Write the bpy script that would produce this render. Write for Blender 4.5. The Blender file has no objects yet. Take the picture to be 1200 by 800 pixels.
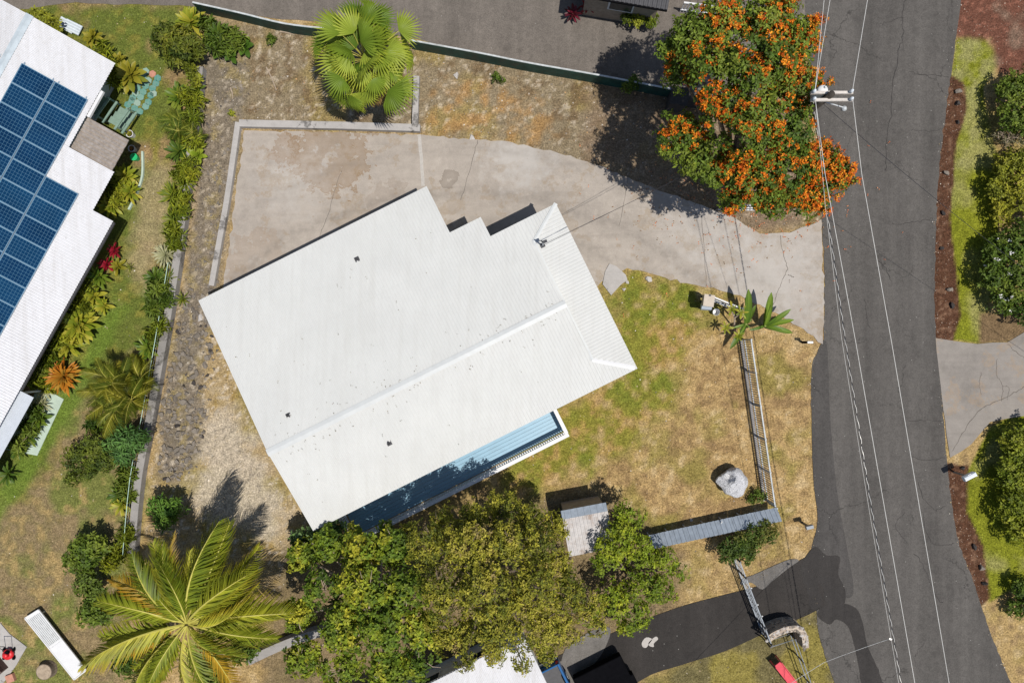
import bpy, bmesh, math, random
import numpy as np
from mathutils import Vector, Matrix, Euler

R = math.radians
rng = np.random.default_rng(7)
random.seed(7)
scene = bpy.context.scene
C = scene.collection

# ------------------------------------------------------------------ camera, sky, sun, exposure
CAM_H = 100.0 / 3.0                      # a drone looking straight down from 33 m
cam_d = bpy.data.cameras.new("camera"); cam = bpy.data.objects.new("camera", cam_d); C.objects.link(cam)
cam.location = (0, 0, CAM_H); cam.rotation_euler = (0, 0, 0)
cam_d.lens = 24; cam_d.sensor_width = 36; cam_d.sensor_fit = 'HORIZONTAL'; cam_d.clip_end = 2000
scene.camera = cam

SUN_DIR = Vector((0.305, -0.196, 1.0)).normalized()          # towards the sun
sun_el = math.asin(SUN_DIR.z); sun_az = math.atan2(SUN_DIR.x, SUN_DIR.y)
world = bpy.data.worlds.new("World"); scene.world = world; world.use_nodes = True
wn = world.node_tree; bg = wn.nodes["Background"]
sky = wn.nodes.new("ShaderNodeTexSky"); sky.sky_type = 'NISHITA'; sky.sun_disc = False
sky.sun_elevation = sun_el; sky.sun_rotation = sun_az
sky.air_density = 1.0; sky.dust_density = 1.0
wn.links.new(sky.outputs[0], bg.inputs[0]); bg.inputs[1].default_value = 0.085
sl = bpy.data.lights.new("sun", 'SUN'); sl.energy = 4.5; sl.angle = R(0.5); sl.color = (1.0, 0.955, 0.89)
so = bpy.data.objects.new("sun", sl); C.objects.link(so)
so.rotation_euler = SUN_DIR.to_track_quat('Z', 'Y').to_euler(); so.location = (20, -20, 60)
vs = scene.view_settings
vs.view_transform = 'Standard'; vs.look = 'None'; vs.gamma = 1; vs.exposure = 0.09; vs.use_curve_mapping = False

# ------------------------------------------------------------------ helpers
def P(px, py, h=0.0):
    """world point at height h seen at photo pixel (1200x800); 24 px = 1 m on the ground"""
    s = (CAM_H - h) / CAM_H / 24.0
    return Vector(((px - 600) * s, (400 - py) * s, h))

def fset(me, V, F, col=None):
    V = np.asarray(V, dtype=np.float32); F = np.asarray(F, dtype=np.int32)
    n, m, k = len(V), len(F), F.shape[1]
    me.vertices.add(n); me.vertices.foreach_set("co", V.ravel())
    me.loops.add(m * k); me.loops.foreach_set("vertex_index", F.ravel())
    me.polygons.add(m); me.polygons.foreach_set("loop_start", np.arange(0, m * k, k, dtype=np.int32))
    me.polygons.foreach_set("loop_total", np.full(m, k, dtype=np.int32))
    if col is not None:
        col = np.asarray(col, dtype=np.float32)
        if col.shape[1] == 3: col = np.concatenate([col, np.ones((len(col), 1), np.float32)], 1)
        a = me.color_attributes.new("Col", 'FLOAT_COLOR', 'POINT'); a.data.foreach_set("color", col.ravel())
    me.update(calc_edges=True)
    return me

def npmesh(name, V, F, col=None):
    return fset(bpy.data.meshes.new(name), V, F, col)

class MB:
    """collects simple solids in world or local coordinates"""
    def __init__(s): s.v = []; s.f = []
    def add(s, vs, fs):
        o = len(s.v); s.v += [tuple(p) for p in vs]; s.f += [tuple(i + o for i in f) for f in fs]; return s
    def box(s, c, size, rz=0.0, m=None):
        x, y, z = size[0] / 2, size[1] / 2, size[2] / 2
        pts = [Vector(p) for p in ((-x,-y,-z),(x,-y,-z),(x,y,-z),(-x,y,-z),(-x,-y,z),(x,-y,z),(x,y,z),(-x,y,z))]
        if m is None: m = Matrix.Rotation(rz, 3, 'Z')
        return s.add([m @ p + Vector(c) for p in pts], [(0,3,2,1),(4,5,6,7),(0,1,5,4),(1,2,6,5),(2,3,7,6),(3,0,4,7)])
    def bar(s, a, b, w, h):
        """box beam from a to b, w wide, h high"""
        a = Vector(a); b = Vector(b); d = b - a
        m = d.to_track_quat('X', 'Z').to_matrix()
        return s.box((a + b) / 2, (d.length, w, h), m=m)
    def tube(s, pts, rad, seg=6, cap=True):
        pts = [Vector(p) for p in pts]
        if not hasattr(rad, '__len__'): rad = [rad] * len(pts)
        rings = []; q = None
        for i, p in enumerate(pts):
            d = (pts[min(i + 1, len(pts) - 1)] - pts[max(i - 1, 0)]).normalized()
            x = d.orthogonal().normalized() if q is None else (q - d * q.dot(d)).normalized()
            q = x; y = d.cross(x)
            rings.append([p + (x * math.cos(2 * math.pi * k / seg) + y * math.sin(2 * math.pi * k / seg)) * rad[i] for k in range(seg)])
        fs = []
        for i in range(len(pts) - 1):
            for k in range(seg):
                k2 = (k + 1) % seg
                fs.append((i * seg + k, i * seg + k2, (i + 1) * seg + k2, (i + 1) * seg + k))
        if cap:
            fs.append(tuple(range(seg))[::-1]); fs.append(tuple((len(pts) - 1) * seg + k for k in range(seg)))
        return s.add([p for r in rings for p in r], fs)
    def prism(s, poly, z0, z1):
        n = len(poly)
        vs = [(p[0], p[1], z0) for p in poly] + [(p[0], p[1], z1) for p in poly]
        area = sum(poly[i][0] * poly[(i + 1) % n][1] - poly[(i + 1) % n][0] * poly[i][1] for i in range(n))
        top = tuple(range(n, 2 * n)); bot = tuple(range(n))[::-1]
        side = [(i, (i + 1) % n, n + (i + 1) % n, n + i) for i in range(n)]
        fs = [top, bot] + side
        if area < 0: fs = [f[::-1] for f in fs]
        return s.add(vs, fs)
    def lathe(s, c, prof, seg=12):
        """prof: list of (radius, z)"""
        c = Vector(c); vs = []; fs = []
        for r, z in prof:
            for k in range(seg):
                a = 2 * math.pi * k / seg; vs.append(c + Vector((r * math.cos(a), r * math.sin(a), z)))
        for i in range(len(prof) - 1):
            for k in range(seg):
                k2 = (k + 1) % seg; fs.append((i * seg + k, i * seg + k2, (i + 1) * seg + k2, (i + 1) * seg + k))
        fs.append(tuple(range(seg))[::-1]); fs.append(tuple((len(prof) - 1) * seg + k for k in range(seg)))
        return s.add(vs, fs)
    def mesh(s, name, off=(0, 0, 0)):
        me = bpy.data.meshes.new(name)
        me.from_pydata([(p[0] - off[0], p[1] - off[1], p[2] - off[2]) for p in s.v], [], s.f); me.update(); return me

def wloc(o):
    p = Vector(o.location)
    while o.parent: o = o.parent; p = p + Vector(o.location)
    return p

def link(name, me, mat, parent=None, loc=None):
    o = bpy.data.objects.new(name, me); C.objects.link(o)
    if mat is not None and not me.materials: me.materials.append(mat)
    if parent is not None: o.parent = parent
    if loc is not None: o.location = loc
    return o

def thing(name, label, cat, loc, group=None, rz=0.0):
    o = bpy.data.objects.new(name, None); C.objects.link(o); o.empty_display_size = 0.3
    o.location = loc; o.rotation_euler = (0, 0, rz); o["label"] = label; o["category"] = cat
    if group: o["group"] = group
    return o

def tag(o, label, cat, group=None):
    o["label"] = label; o["category"] = cat
    if group: o["group"] = group
    return o

def part(name, mb, mat, parent, smooth=False):
    """mb in world coordinates, parent an unrotated empty or part (or None)"""
    off = wloc(parent) if parent is not None else Vector((0, 0, 0))
    me = mb.mesh(name, off) if isinstance(mb, MB) else mb
    if smooth: me.shade_smooth()
    return link(name, me, mat, parent)

def single(name, mb, mat, label, cat, base, group=None, smooth=False):
    """a thing that is one mesh, origin at its base"""
    me = mb.mesh(name, base)
    if smooth: me.shade_smooth()
    return tag(link(name, me, mat, None, base), label, cat, group)

def structure(name, mb, mat):
    o = link(name, mb.mesh(name) if isinstance(mb, MB) else mb, mat); o["kind"] = "structure"; return o

def smooth_line(pts, n=6, closed=False, jit=0.0):
    """Catmull-Rom through 2-D points"""
    pts = [np.array(p[:2], float) for p in pts]; N = len(pts); out = []
    last = N if closed else N - 1
    for i in range(last):
        if closed: a, b, c, d = pts[i - 1], pts[i], pts[(i + 1) % N], pts[(i + 2) % N]
        else: a, b, c, d = pts[max(i - 1, 0)], pts[i], pts[i + 1], pts[min(i + 2, N - 1)]
        for k in range(n):
            t = k / n
            q = 0.5 * (2 * b + (c - a) * t + (2 * a - 5 * b + 4 * c - d) * t * t + (3 * b - a - 3 * c + d) * t ** 3)
            if jit: q = q + rng.normal(0, jit, 2)
            out.append(q)
    if not closed: out.append(pts[-1])
    return out

def rough_line(pts, step, jit):
    """straight segments broken into short steps with a little raggedness"""
    out = []
    N = len(pts)
    for i in range(N):
        a = np.array(pts[i][:2], float); b = np.array(pts[(i + 1) % N][:2], float)
        k = max(1, int(np.linalg.norm(b - a) / step))
        for j in range(k):
            q = a + (b - a) * j / k
            if j: q = q + rng.normal(0, jit, 2)
            out.append(q)
    return out

def gp(pix, h=0.0): return [P(x, y, h)[:2] for x, y in pix]

# ---- numpy value noise
def vnoise(x, y, seed=0):
    xi = np.floor(x).astype(np.int64); yi = np.floor(y).astype(np.int64); fx = x - xi; fy = y - yi
    fx = fx * fx * (3 - 2 * fx); fy = fy * fy * (3 - 2 * fy)
    def h(a, b):
        n = (a * 374761393 + b * 668265263 + seed * 1442695041) & 0xFFFFFFFF
        n = ((n ^ (n >> 13)) * 1274126177) & 0xFFFFFFFF
        return ((n ^ (n >> 16)) & 0xFFFF) / 65535.0
    return (h(xi, yi) * (1 - fx) + h(xi + 1, yi) * fx) * (1 - fy) + (h(xi, yi + 1) * (1 - fx) + h(xi + 1, yi + 1) * fx) * fy
def fbm(x, y, seed=0, oct=4):
    s = 0; a = 0.5
    for i in range(oct):
        s = s + a * vnoise(x * 2 ** i, y * 2 ** i, seed + i * 17); a *= 0.5
    return s / (1 - 0.5 ** oct)

def sdist(x, y, poly):
    """signed distance to a polygon in world metres, positive inside"""
    d = np.full(x.shape, 1e9); ins = np.zeros(x.shape, bool); n = len(poly)
    for i in range(n):
        ax, ay = poly[i]; bx, by = poly[(i + 1) % n]
        ex, ey = bx - ax, by - ay; L = ex * ex + ey * ey + 1e-12
        t = np.clip(((x - ax) * ex + (y - ay) * ey) / L, 0, 1)
        d = np.minimum(d, np.hypot(x - ax - t * ex, y - ay - t * ey))
        c = ((ay > y) != (by > y))
        with np.errstate(divide='ignore', invalid='ignore'):
            xx = (bx - ax) * (y - ay) / (by - ay + 1e-12) + ax
        ins ^= (c & (x < xx))
    return np.where(ins, d, -d)

# ------------------------------------------------------------------ materials
class NT:
    def __init__(s, name):
        s.m = bpy.data.materials.new(name); s.m.use_nodes = True; s.t = s.m.node_tree
        s.b = s.t.nodes["Principled BSDF"]; s.out = s.t.nodes["Material Output"]
        s.b.inputs["Roughness"].default_value = 0.85; s.b.inputs["Specular IOR Level"].default_value = 0.25
    def n(s, typ, **kw):
        o = s.t.nodes.new(typ)
        for k, v in kw.items(): setattr(o, k, v)
        return o
    def l(s, a, b): s.t.links.new(a, b)
    def pos(s): return s.n("ShaderNodeNewGeometry").outputs["Position"]
    def obj(s): return s.n("ShaderNodeTexCoord").outputs["Object"]
    def noise(s, scale, detail=3, rough=0.6, vec=None, out=0):
        o = s.n("ShaderNodeTexNoise"); o.inputs["Scale"].default_value = scale; o.inputs["Detail"].default_value = detail
        o.inputs["Roughness"].default_value = rough; s.l(vec if vec is not None else s.pos(), o.inputs["Vector"]); return o.outputs[out]
    def vor(s, scale, feature='F1', vec=None, out="Distance", rnd=1.0):
        o = s.n("ShaderNodeTexVoronoi", feature=feature); o.inputs["Scale"].default_value = scale
        o.inputs["Randomness"].default_value = rnd
        s.l(vec if vec is not None else s.pos(), o.inputs["Vector"]); return o.outputs[out]
    def ramp(s, f, stops, interp='LINEAR'):
        o = s.n("ShaderNodeValToRGB"); o.color_ramp.interpolation = interp; e = o.color_ramp.elements
        while len(e) < len(stops): e.new(0.5)
        for i, (p, c) in enumerate(stops):
            e[i].position = p
            if not hasattr(c, '__len__'): c = (c, c, c)
            e[i].color = (*c[:3], 1)
        s.l(f, o.inputs[0]); return o.outputs[0]
    def mix(s, f, a, b, mode='MIX'):
        o = s.n("ShaderNodeMix", data_type='RGBA', blend_type=mode)
        for sock, v in ((o.inputs[0], f), (o.inputs[6], a), (o.inputs[7], b)):
            if isinstance(v, bpy.types.NodeSocket): s.l(v, sock)
            elif hasattr(v, '__len__'): sock.default_value = (*v[:3], 1)
            elif sock.type == 'RGBA': sock.default_value = (v, v, v, 1)
            else: sock.default_value = v
        return o.outputs[2]
    def math(s, op, a, b=0.0):
        o = s.n("ShaderNodeMath", operation=op)
        for sock, v in ((o.inputs[0], a), (o.inputs[1], b)):
            if isinstance(v, bpy.types.NodeSocket): s.l(v, sock)
            else: sock.default_value = v
        return o.outputs[0]
    def col(s, c):
        if isinstance(c, bpy.types.NodeSocket): s.l(c, s.b.inputs["Base Color"])
        else: s.b.inputs["Base Color"].default_value = (*c[:3], 1)
        return s
    def set(s, **kw):
        for k, v in kw.items(): s.b.inputs[k.replace('_', ' ')].default_value = v
        return s
    def bump(s, h, strength=0.4, dist=0.02):
        o = s.n("ShaderNodeBump"); o.inputs["Strength"].default_value = strength; o.inputs["Distance"].default_value = dist
        s.l(h, o.inputs["Height"]); s.l(o.outputs[0], s.b.inputs["Normal"]); return s
    def attr(s): return s.n("ShaderNodeAttribute", attribute_name="Col").outputs["Color"]
    def rand(s): return s.n("ShaderNodeObjectInfo").outputs["Random"]
    def translucent(s, col, f):
        t = s.n("ShaderNodeBsdfTranslucent"); mx = s.n("ShaderNodeMixShader"); mx.inputs[0].default_value = f
        if isinstance(col, bpy.types.NodeSocket): s.l(col, t.inputs[0])
        else: t.inputs[0].default_value = (*col[:3], 1)
        s.l(s.b.outputs[0], mx.inputs[1]); s.l(t.outputs[0], mx.inputs[2]); s.l(mx.outputs[0], s.out.inputs[0]); return s

def plain(name, c, rough=0.7, var=0.12, scale=6.0, metal=0.0, spec=0.3, dirt=None):
    n = NT(name); f = n.noise(scale, 4)
    a = tuple(x * (1 - var) for x in c); b = tuple(min(1, x * (1 + var)) for x in c)
    col = n.ramp(f, [(0.3, a), (0.7, b)])
    if dirt is not None:
        col = n.mix(n.ramp(n.noise(scale * 0.3, 5, 0.7), [(0.5, 0.0), (0.72, 0.8)]), col, dirt)
    n.col(col); n.set(Roughness=rough, Metallic=metal); n.b.inputs["Specular IOR Level"].default_value = spec
    return n.m

def leafmat(name, trans=0.27, rough=0.55, rnd=None, spec=0.2):
    """rnd None: colour from the Col attribute; else list of colours picked by object random"""
    n = NT(name)
    c = n.attr() if rnd is None else n.ramp(n.rand(), [(i / max(1, len(rnd) - 1), x) for i, x in enumerate(rnd)])
    if rnd is not None: c = n.mix(1.0, c, n.attr(), 'MULTIPLY')
    n.col(c); n.set(Roughness=rough); n.b.inputs["Specular IOR Level"].default_value = spec
    n.translucent(n.mix(0.35, c, (0.35, 0.4, 0.02)), trans); return n.m

MT = {}
# asphalt
def asphalt(name, base, spk=0.5, crack=True):
    n = NT(name); p = n.pos()
    big = n.noise(0.35, 4, 0.6); fine = n.noise(24, 3, 0.75); med = n.noise(3, 5, 0.75)
    c = n.ramp(big, [(0.3, tuple(x * 0.78 for x in base)), (0.5, base), (0.7, tuple(x * 1.25 for x in base))])
    c = n.mix(0.55, c, n.ramp(fine, [(0.32, tuple(x * 0.45 for x in base)), (0.68, tuple(x * 1.6 for x in base))]))
    c = n.mix(n.ramp(med, [(0.45, 0.0), (0.75, 0.55)]), c, tuple(x * 1.5 for x in base)); c = n.mix(n.ramp(n.noise(1.1, 5, 0.7), [(0.55, 0.0), (0.7, 0.45)]), c, tuple(x * 0.55 for x in base))
    w0 = n.n("ShaderNodeMapping"); n.l(p, w0.inputs[0]); w0.inputs['Rotation'].default_value = (0, 0, R(7)); w0.inputs['Scale'].default_value = (1.0, 0.07, 1)
    ln = n.noise(0.9, 4, 0.65, w0.outputs[0]); c = n.mix(0.75, c, n.mix(1.0, c, n.ramp(ln, [(0.3, 0.72), (0.5, 1.0), (0.7, 1.28)]), 'MULTIPLY'))
    sp = n.vor(2.2); c = n.mix(n.ramp(sp, [(0.03, 0.75), (0.05, 0.0)]), c, (0.35, 0.34, 0.31))
    if crack:
        w = n.n("ShaderNodeVectorMath", operation='ADD'); n.l(p, w.inputs[0])
        q = n.noise(0.8, 4, 0.7, out=1); sc = n.n("ShaderNodeVectorMath", operation='SCALE'); n.l(q, sc.inputs[0]); sc.inputs[3].default_value = 1.3
        n.l(sc.outputs[0], w.inputs[1])
        e = n.vor(0.24, 'DISTANCE_TO_EDGE', w.outputs[0])
        k = n.ramp(e, [(0.0025, 1.0), (0.006, 0.0)])
        k = n.mix(n.ramp(n.noise(0.22, 2), [(0.47, 0.0), (0.6, 0.7)]), 0.0, k)
        c = n.mix(k, c, tuple(x * 0.3 for x in base))
    n.col(c); n.set(Roughness=0.9); n.bump(fine, 0.35, 0.012); return n.m
MT['street'] = asphalt('street_asphalt', (0.077, 0.071, 0.0645))
MT['shoulder'] = asphalt('shoulder_asphalt', (0.054, 0.050, 0.0465))
MT['upper'] = asphalt('lane_asphalt', (0.122, 0.106, 0.091), crack=False)
MT['lower'] = asphalt('drive_asphalt', (0.029, 0.0255, 0.023))
MT['wet'] = asphalt('damp_asphalt', (0.030, 0.027, 0.025), crack=False)
MT['wash'] = asphalt('washed_asphalt', (0.115, 0.107, 0.098), crack=False)

def concrete(name, base, stain=(0.30, 0.20, 0.11), amt=0.55, dark=0.65, marks=False):
    n = NT(name); big = n.noise(0.42, 5, 0.62); med = n.noise(2.4, 5, 0.7); fine = n.noise(40, 2, 0.7)
    c = n.ramp(big, [(0.28, tuple(x * dark for x in base)), (0.5, base), (0.72, tuple(min(1, x * 1.12) for x in base))])
    c = n.mix(0.42, c, n.ramp(med, [(0.3, tuple(x * 0.62 for x in base)), (0.7, tuple(x * 1.2 for x in base))]))
    c = n.mix(0.25, c, n.ramp(fine, [(0.3, tuple(x * 0.5 for x in base)), (0.7, tuple(x * 1.4 for x in base))]))
    s = n.ramp(n.noise(0.55, 6, 0.7, out=0), [(0.54, 0.0), (0.58, amt), (0.61, amt * 0.35), (0.75, amt * 0.6)])
    c = n.mix(s, c, stain)
    w = n.n("ShaderNodeMapping"); n.l(n.pos(), w.inputs[0]); w.inputs['Rotation'].default_value = (0, 0, R(28)); w.inputs['Scale'].default_value = (0.25, 3.0, 1)
    st = n.noise(0.9, 4, 0.6, w.outputs[0])
    c = n.mix(n.ramp(st, [(0.5, 0.0), (0.75, 0.35)]), c, tuple(x * 0.6 for x in base))
    if marks:
        def blob(px, py, r, soft=0.3, wob=1.1):
            q = P(px, py); d = n.n("ShaderNodeVectorMath", operation='DISTANCE'); n.l(n.pos(), d.inputs[0]); d.inputs[1].default_value = (q.x, q.y, 0.03)
            v = n.math('ADD', n.math('DIVIDE', d.outputs['Value'], r / 24), n.math('MULTIPLY', n.math('SUBTRACT', n.noise(1.6, 5, 0.65), 0.5), wob * 2)); return v
        def ring(v, a, b, k): return n.ramp(v, [(max(0, a - 0.06), 0.0), (a, k * 0.35), (b - 0.03, k * 0.5), (b, k), (min(1, b + 0.035), 0.0)])
        for px, py, r, col, k in ((385, 182, 60, (0.20, 0.125, 0.06), 0.95), (335, 175, 24, (0.20, 0.125, 0.065), 0.8), (525, 210, 15, (0.10, 0.075, 0.05), 0.8), (575, 215, 80, (0.23, 0.20, 0.17), 0.35), (650, 262, 70, (0.22, 0.195, 0.17), 0.4), (300, 310, 50, (0.24, 0.17, 0.11), 0.6), (455, 240, 34, (0.2, 0.15, 0.11), 0.5)):
            c = n.mix(ring(blob(px, py, r), 0.1, 0.72, k), c, col)
        for px, py, r, k in ((610, 185, 50, 0.55), (900, 320, 90, 0.45), (345, 215, 50, 0.3), (820, 265, 60, 0.35)):
            c = n.mix(n.ramp(blob(px, py, r, wob=1.2), [(0.2, k), (0.95, 0.0)]), c, (0.42, 0.40, 0.375))
        # tyre wear sweeping from the street to the pad: bands of a wide circle
        q = P(545, 640); d = n.n("ShaderNodeVectorMath", operation='DISTANCE'); n.l(n.pos(), d.inputs[0]); d.inputs[1].default_value = (q.x, q.y, 0.03)
        rr = n.math('ADD', d.outputs['Value'], n.math('MULTIPLY', n.math('SUBTRACT', n.noise(0.5, 4), 0.5), 1.1))
        for r0, k in ((15.7, 0.5), (17.3, 0.55), (19.4, 0.3)):
            m = n.math('ABSOLUTE', n.math('SUBTRACT', rr, r0)); m = n.ramp(m, [(0.0, k), (0.42, 0.0)])
            m = n.mix(n.ramp(n.noise(1.7, 4, 0.7), [(0.35, 0.0), (0.62, 1.0)]), 0.0, m); c = n.mix(m, c, tuple(x * 0.48 for x in base))
        spk = n.vor(4.0); c = n.mix(n.ramp(spk, [(0.035, 0.7), (0.06, 0.0)]), c, (0.12, 0.10, 0.085))
    n.col(c); n.set(Roughness=0.9); n.bump(fine, 0.2, 0.01); return n.m
MT['drive'] = concrete('driveway_concrete', (0.338, 0.298, 0.256), stain=(0.245,0.18,0.11), amt=0.5, dark=0.62, marks=True)
MT['apron'] = concrete('apron_concrete', (0.235, 0.212, 0.188), amt=0.35, dark=0.42)
MT['kerb'] = concrete('kerb_concrete', (0.36, 0.34, 0.32), stain=(0.06, 0.055, 0.05), amt=0.8)
MT['wallc'] = concrete('wall_concrete', (0.27, 0.255, 0.24), stain=(0.07, 0.065, 0.055), amt=0.8)
MT['greenwall'] = plain('green_paint', (0.012, 0.055, 0.045), 0.6, 0.35, 3, dirt=(0.05, 0.05, 0.04))
MT['capwhite'] = plain('weathered_white', (0.42, 0.44, 0.44), 0.7, 0.2, 5, dirt=(0.25, 0.25, 0.23))
MT['white'] = plain('white_paint', (0.60, 0.60, 0.60), 0.5, 0.04, 3)
MT['wallpaint'] = plain('house_wall_paint', (0.55, 0.57, 0.55), 0.7, 0.06, 2)
MT['black'] = plain('black_paint', (0.004, 0.004, 0.005), 0.8, 0.2, 5, spec=0.05)
MT['dark'] = plain('dark_metal', (0.05, 0.05, 0.055), 0.5, 0.2, 8)
MT['grey'] = plain('grey_metal', (0.42, 0.44, 0.45), 0.45, 0.12, 6, metal=0.2)
MT['steel'] = plain('gate_steel', (0.20, 0.225, 0.25), 0.5, 0.15, 6)
MT['galv'] = plain('galvanised_steel', (0.30, 0.34, 0.385), 0.45, 0.15, 4, metal=0.25)
MT['tarp'] = plain('black_tarp', (0.004, 0.004, 0.005), 0.9, 0.2, 5, spec=0.02)
MT['glass'] = NT('window_glass').col((0.02, 0.03, 0.035)).set(Roughness=0.08).m
def roofmat(name, base, dirt, amt, chips=0.0, rot=-26.6):
    n = NT(name); big = n.noise(0.5, 5, 0.65); med = n.noise(5, 4, 0.7)
    c = n.ramp(big, [(0.3, tuple(x * 0.94 for x in base)), (0.7, tuple(min(0.85, x * 1.03) for x in base))])
    c = n.mix(n.ramp(med, [(0.5, 0.0), (0.85, amt)]), c, dirt)
    w0 = n.n("ShaderNodeMapping"); n.l(n.pos(), w0.inputs[0]); w0.inputs['Rotation'].default_value = (0, 0, R(rot)); w0.inputs['Scale'].default_value = (3.0, 0.22, 1)
    c = n.mix(n.ramp(n.noise(1.1, 5, 0.7, w0.outputs[0]), [(0.46, 0.0), (0.75, 0.5)]), c, dirt)
    sp = n.vor(1.1); k = n.ramp(sp, [(0.018, chips), (0.028, 0.0)])
    c = n.mix(k, c, (0.10, 0.08, 0.06))
    n.col(c); n.set(Roughness=0.6); n.b.inputs["Specular IOR Level"].default_value = 0.15; return n.m
MT['roof'] = roofmat('white_roof_paint', (0.515, 0.518, 0.500), (0.44, 0.435, 0.41), 0.3, 0.6)
MT['nroof'] = roofmat('chalky_roof_paint', (0.57, 0.57, 0.585), (0.40, 0.385, 0.37), 0.5, 0.9, -61)
MT['ridge'] = plain('ridge_flashing', (0.475, 0.488, 0.483), 0.45, 0.05, 3)
MT['nridge'] = plain('grey_ridge_flashing', (0.40, 0.45, 0.48), 0.5, 0.15, 3)
MT['awning'] = plain('blue_grey_awning', (0.42, 0.45, 0.49), 0.5, 0.05, 3)
MT['canopy'] = plain('weathered_brown_roof', (0.235, 0.205, 0.18), 0.85, 0.25, 7, dirt=(0.33, 0.30, 0.28))
MT['deck'] = plain('blue_deck_paint', (0.185, 0.335, 0.44), 0.4, 0.06, 2, spec=0.5)
MT['bark'] = plain('bark', (0.15, 0.115, 0.085), 0.9, 0.35, 9)
MT['palebark'] = plain('pale_bark', (0.34, 0.27, 0.20), 0.9, 0.25, 9)
MT['wood'] = plain('weathered_wood', (0.30, 0.24, 0.18), 0.8, 0.2, 6)
MT['pole'] = plain('pole_wood', (0.045, 0.037, 0.03), 0.85, 0.25, 9)
MT['arm'] = plain('crossarm_wood', (0.50, 0.46, 0.42), 0.8, 0.15, 9)
MT['rust'] = plain('rusted_sheet', (0.42, 0.40, 0.39), 0.7, 0.15, 5, dirt=(0.21, 0.13, 0.08))
def rockmat(name, c1, c2, sc=5):
    n = NT(name); f = n.noise(sc, 6, 0.75, n.obj()); k = n.mix(0.5, n.ramp(n.rand(), [(0, c1), (1, c2)]), n.ramp(f, [(0.3, c1), (0.7, c2)]))
    n.col(k); n.set(Roughness=0.95); n.bump(f, 0.8, 0.05); return n.m
MT['lava'] = rockmat('lava_rock', (0.11, 0.095, 0.078), (0.27, 0.235, 0.195))
MT['lavadark'] = rockmat('dark_lava_rock', (0.028, 0.024, 0.022), (0.075, 0.065, 0.06))
MT['paler'] = rockmat('pale_rock', (0.36, 0.33, 0.30), (0.55, 0.52, 0.49), 4)
n = NT('speckled_boulder'); f = n.noise(7, 6, 0.8, n.obj()); n.col(n.mix(n.ramp(n.noise(22, 3, 0.7, n.obj()), [(0.57, 0.0), (0.63, 0.8)]), n.ramp(f, [(0.3, (0.40, 0.40, 0.41)), (0.6, (0.68, 0.68, 0.69))]), (0.09, 0.09, 0.10)))
n.set(Roughness=0.95); n.bump(f, 1.0, 0.12); MT['boulder'] = n.m
n = NT('masonry'); f = n.vor(2.6, 'DISTANCE_TO_EDGE'); n.col(n.mix(n.ramp(f, [(0.05, 0.0), (0.09, 1.0)]), (0.45, 0.38, 0.30), n.ramp(n.noise(2.0, 3), [(0.35, (0.20, 0.17, 0.15)), (0.7, (0.42, 0.33, 0.25))]))); n.set(Roughness=0.9); MT['masonry'] = n.m
MT['teal'] = NT('teal_paver'); 
_t = MT['teal']; _t.col(_t.mix(_t.ramp(_t.noise(9, 4, 0.7), [(0.4, 0.0), (0.7, 0.55)]), _t.ramp(_t.rand(), [(0.0, (0.06, 0.20, 0.17)), (0.6, (0.12, 0.26, 0.22)), (1.0, (0.27, 0.36, 0.30))]), (0.25, 0.29, 0.24))); MT['teal'] = _t.m
MT['terra'] = plain('terracotta', (0.42, 0.20, 0.14), 0.85, 0.15, 6)
MT['sage'] = plain('sage_green_paint', (0.17, 0.25, 0.20), 0.6, 0.1, 5)
MT['sagepale'] = plain('pale_green_concrete', (0.36, 0.44, 0.37), 0.8, 0.1, 3)
MT['red'] = plain('red_plastic', (0.55, 0.02, 0.025), 0.4, 0.1, 5)
MT['pinkred'] = plain('faded_red_plastic', (0.55, 0.07, 0.09), 0.5, 0.12, 5)
MT['blue'] = NT('blue_car_paint').col((0.02, 0.10, 0.26)).set(Roughness=0.25, Metallic=0.1).m
MT['green_plastic'] = plain('green_plastic', (0.02, 0.40, 0.14), 0.5, 0.1, 5)
MT['tan'] = plain('tan_paint', (0.44, 0.38, 0.31), 0.7, 0.1, 5)
MT['soil_pot'] = plain('potting_soil', (0.06, 0.04, 0.03), 0.95, 0.3, 20)
MT['cell'] = NT('solar_cell'); _c = MT['cell']
_c.col(_c.mix(0.5, _c.ramp(_c.noise(0.9, 3), [(0.35, (0.001, 0.017, 0.05)), (0.7, (0.003, 0.036, 0.095))]), _c.ramp(_c.rand(), [(0, (0.001, 0.018, 0.06)), (1, (0.004, 0.036, 0.09))]))).set(Roughness=0.14); _c.b.inputs["Specular IOR Level"].default_value = 0.45; MT['cell'] = _c.m
MT['backsheet'] = plain('solar_backsheet', (0.075, 0.18, 0.27), 0.5, 0.05, 3)
MT['alu'] = plain('aluminium_frame', (0.28, 0.36, 0.44), 0.35, 0.05, 3, metal=0.4)
MT['wire'] = plain('bare_wire', (0.62, 0.61, 0.58), 0.4, 0.1, 3, metal=0.2)
MT['cable'] = plain('black_cable', (0.02, 0.02, 0.025), 0.6, 0.1, 3)
MT['insul'] = plain('porcelain', (0.62, 0.66, 0.70), 0.3, 0.05, 3)
MT['leaf'] = leafmat('foliage')
MT['petal'] = leafmat('petals', 0.2, 0.7)
MT['grass'] = leafmat('grass_blades', 0.15, 0.8, spec=0.1)
n = NT('gravel'); n.col(n.attr()); MT['gravel'] = n.m

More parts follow.
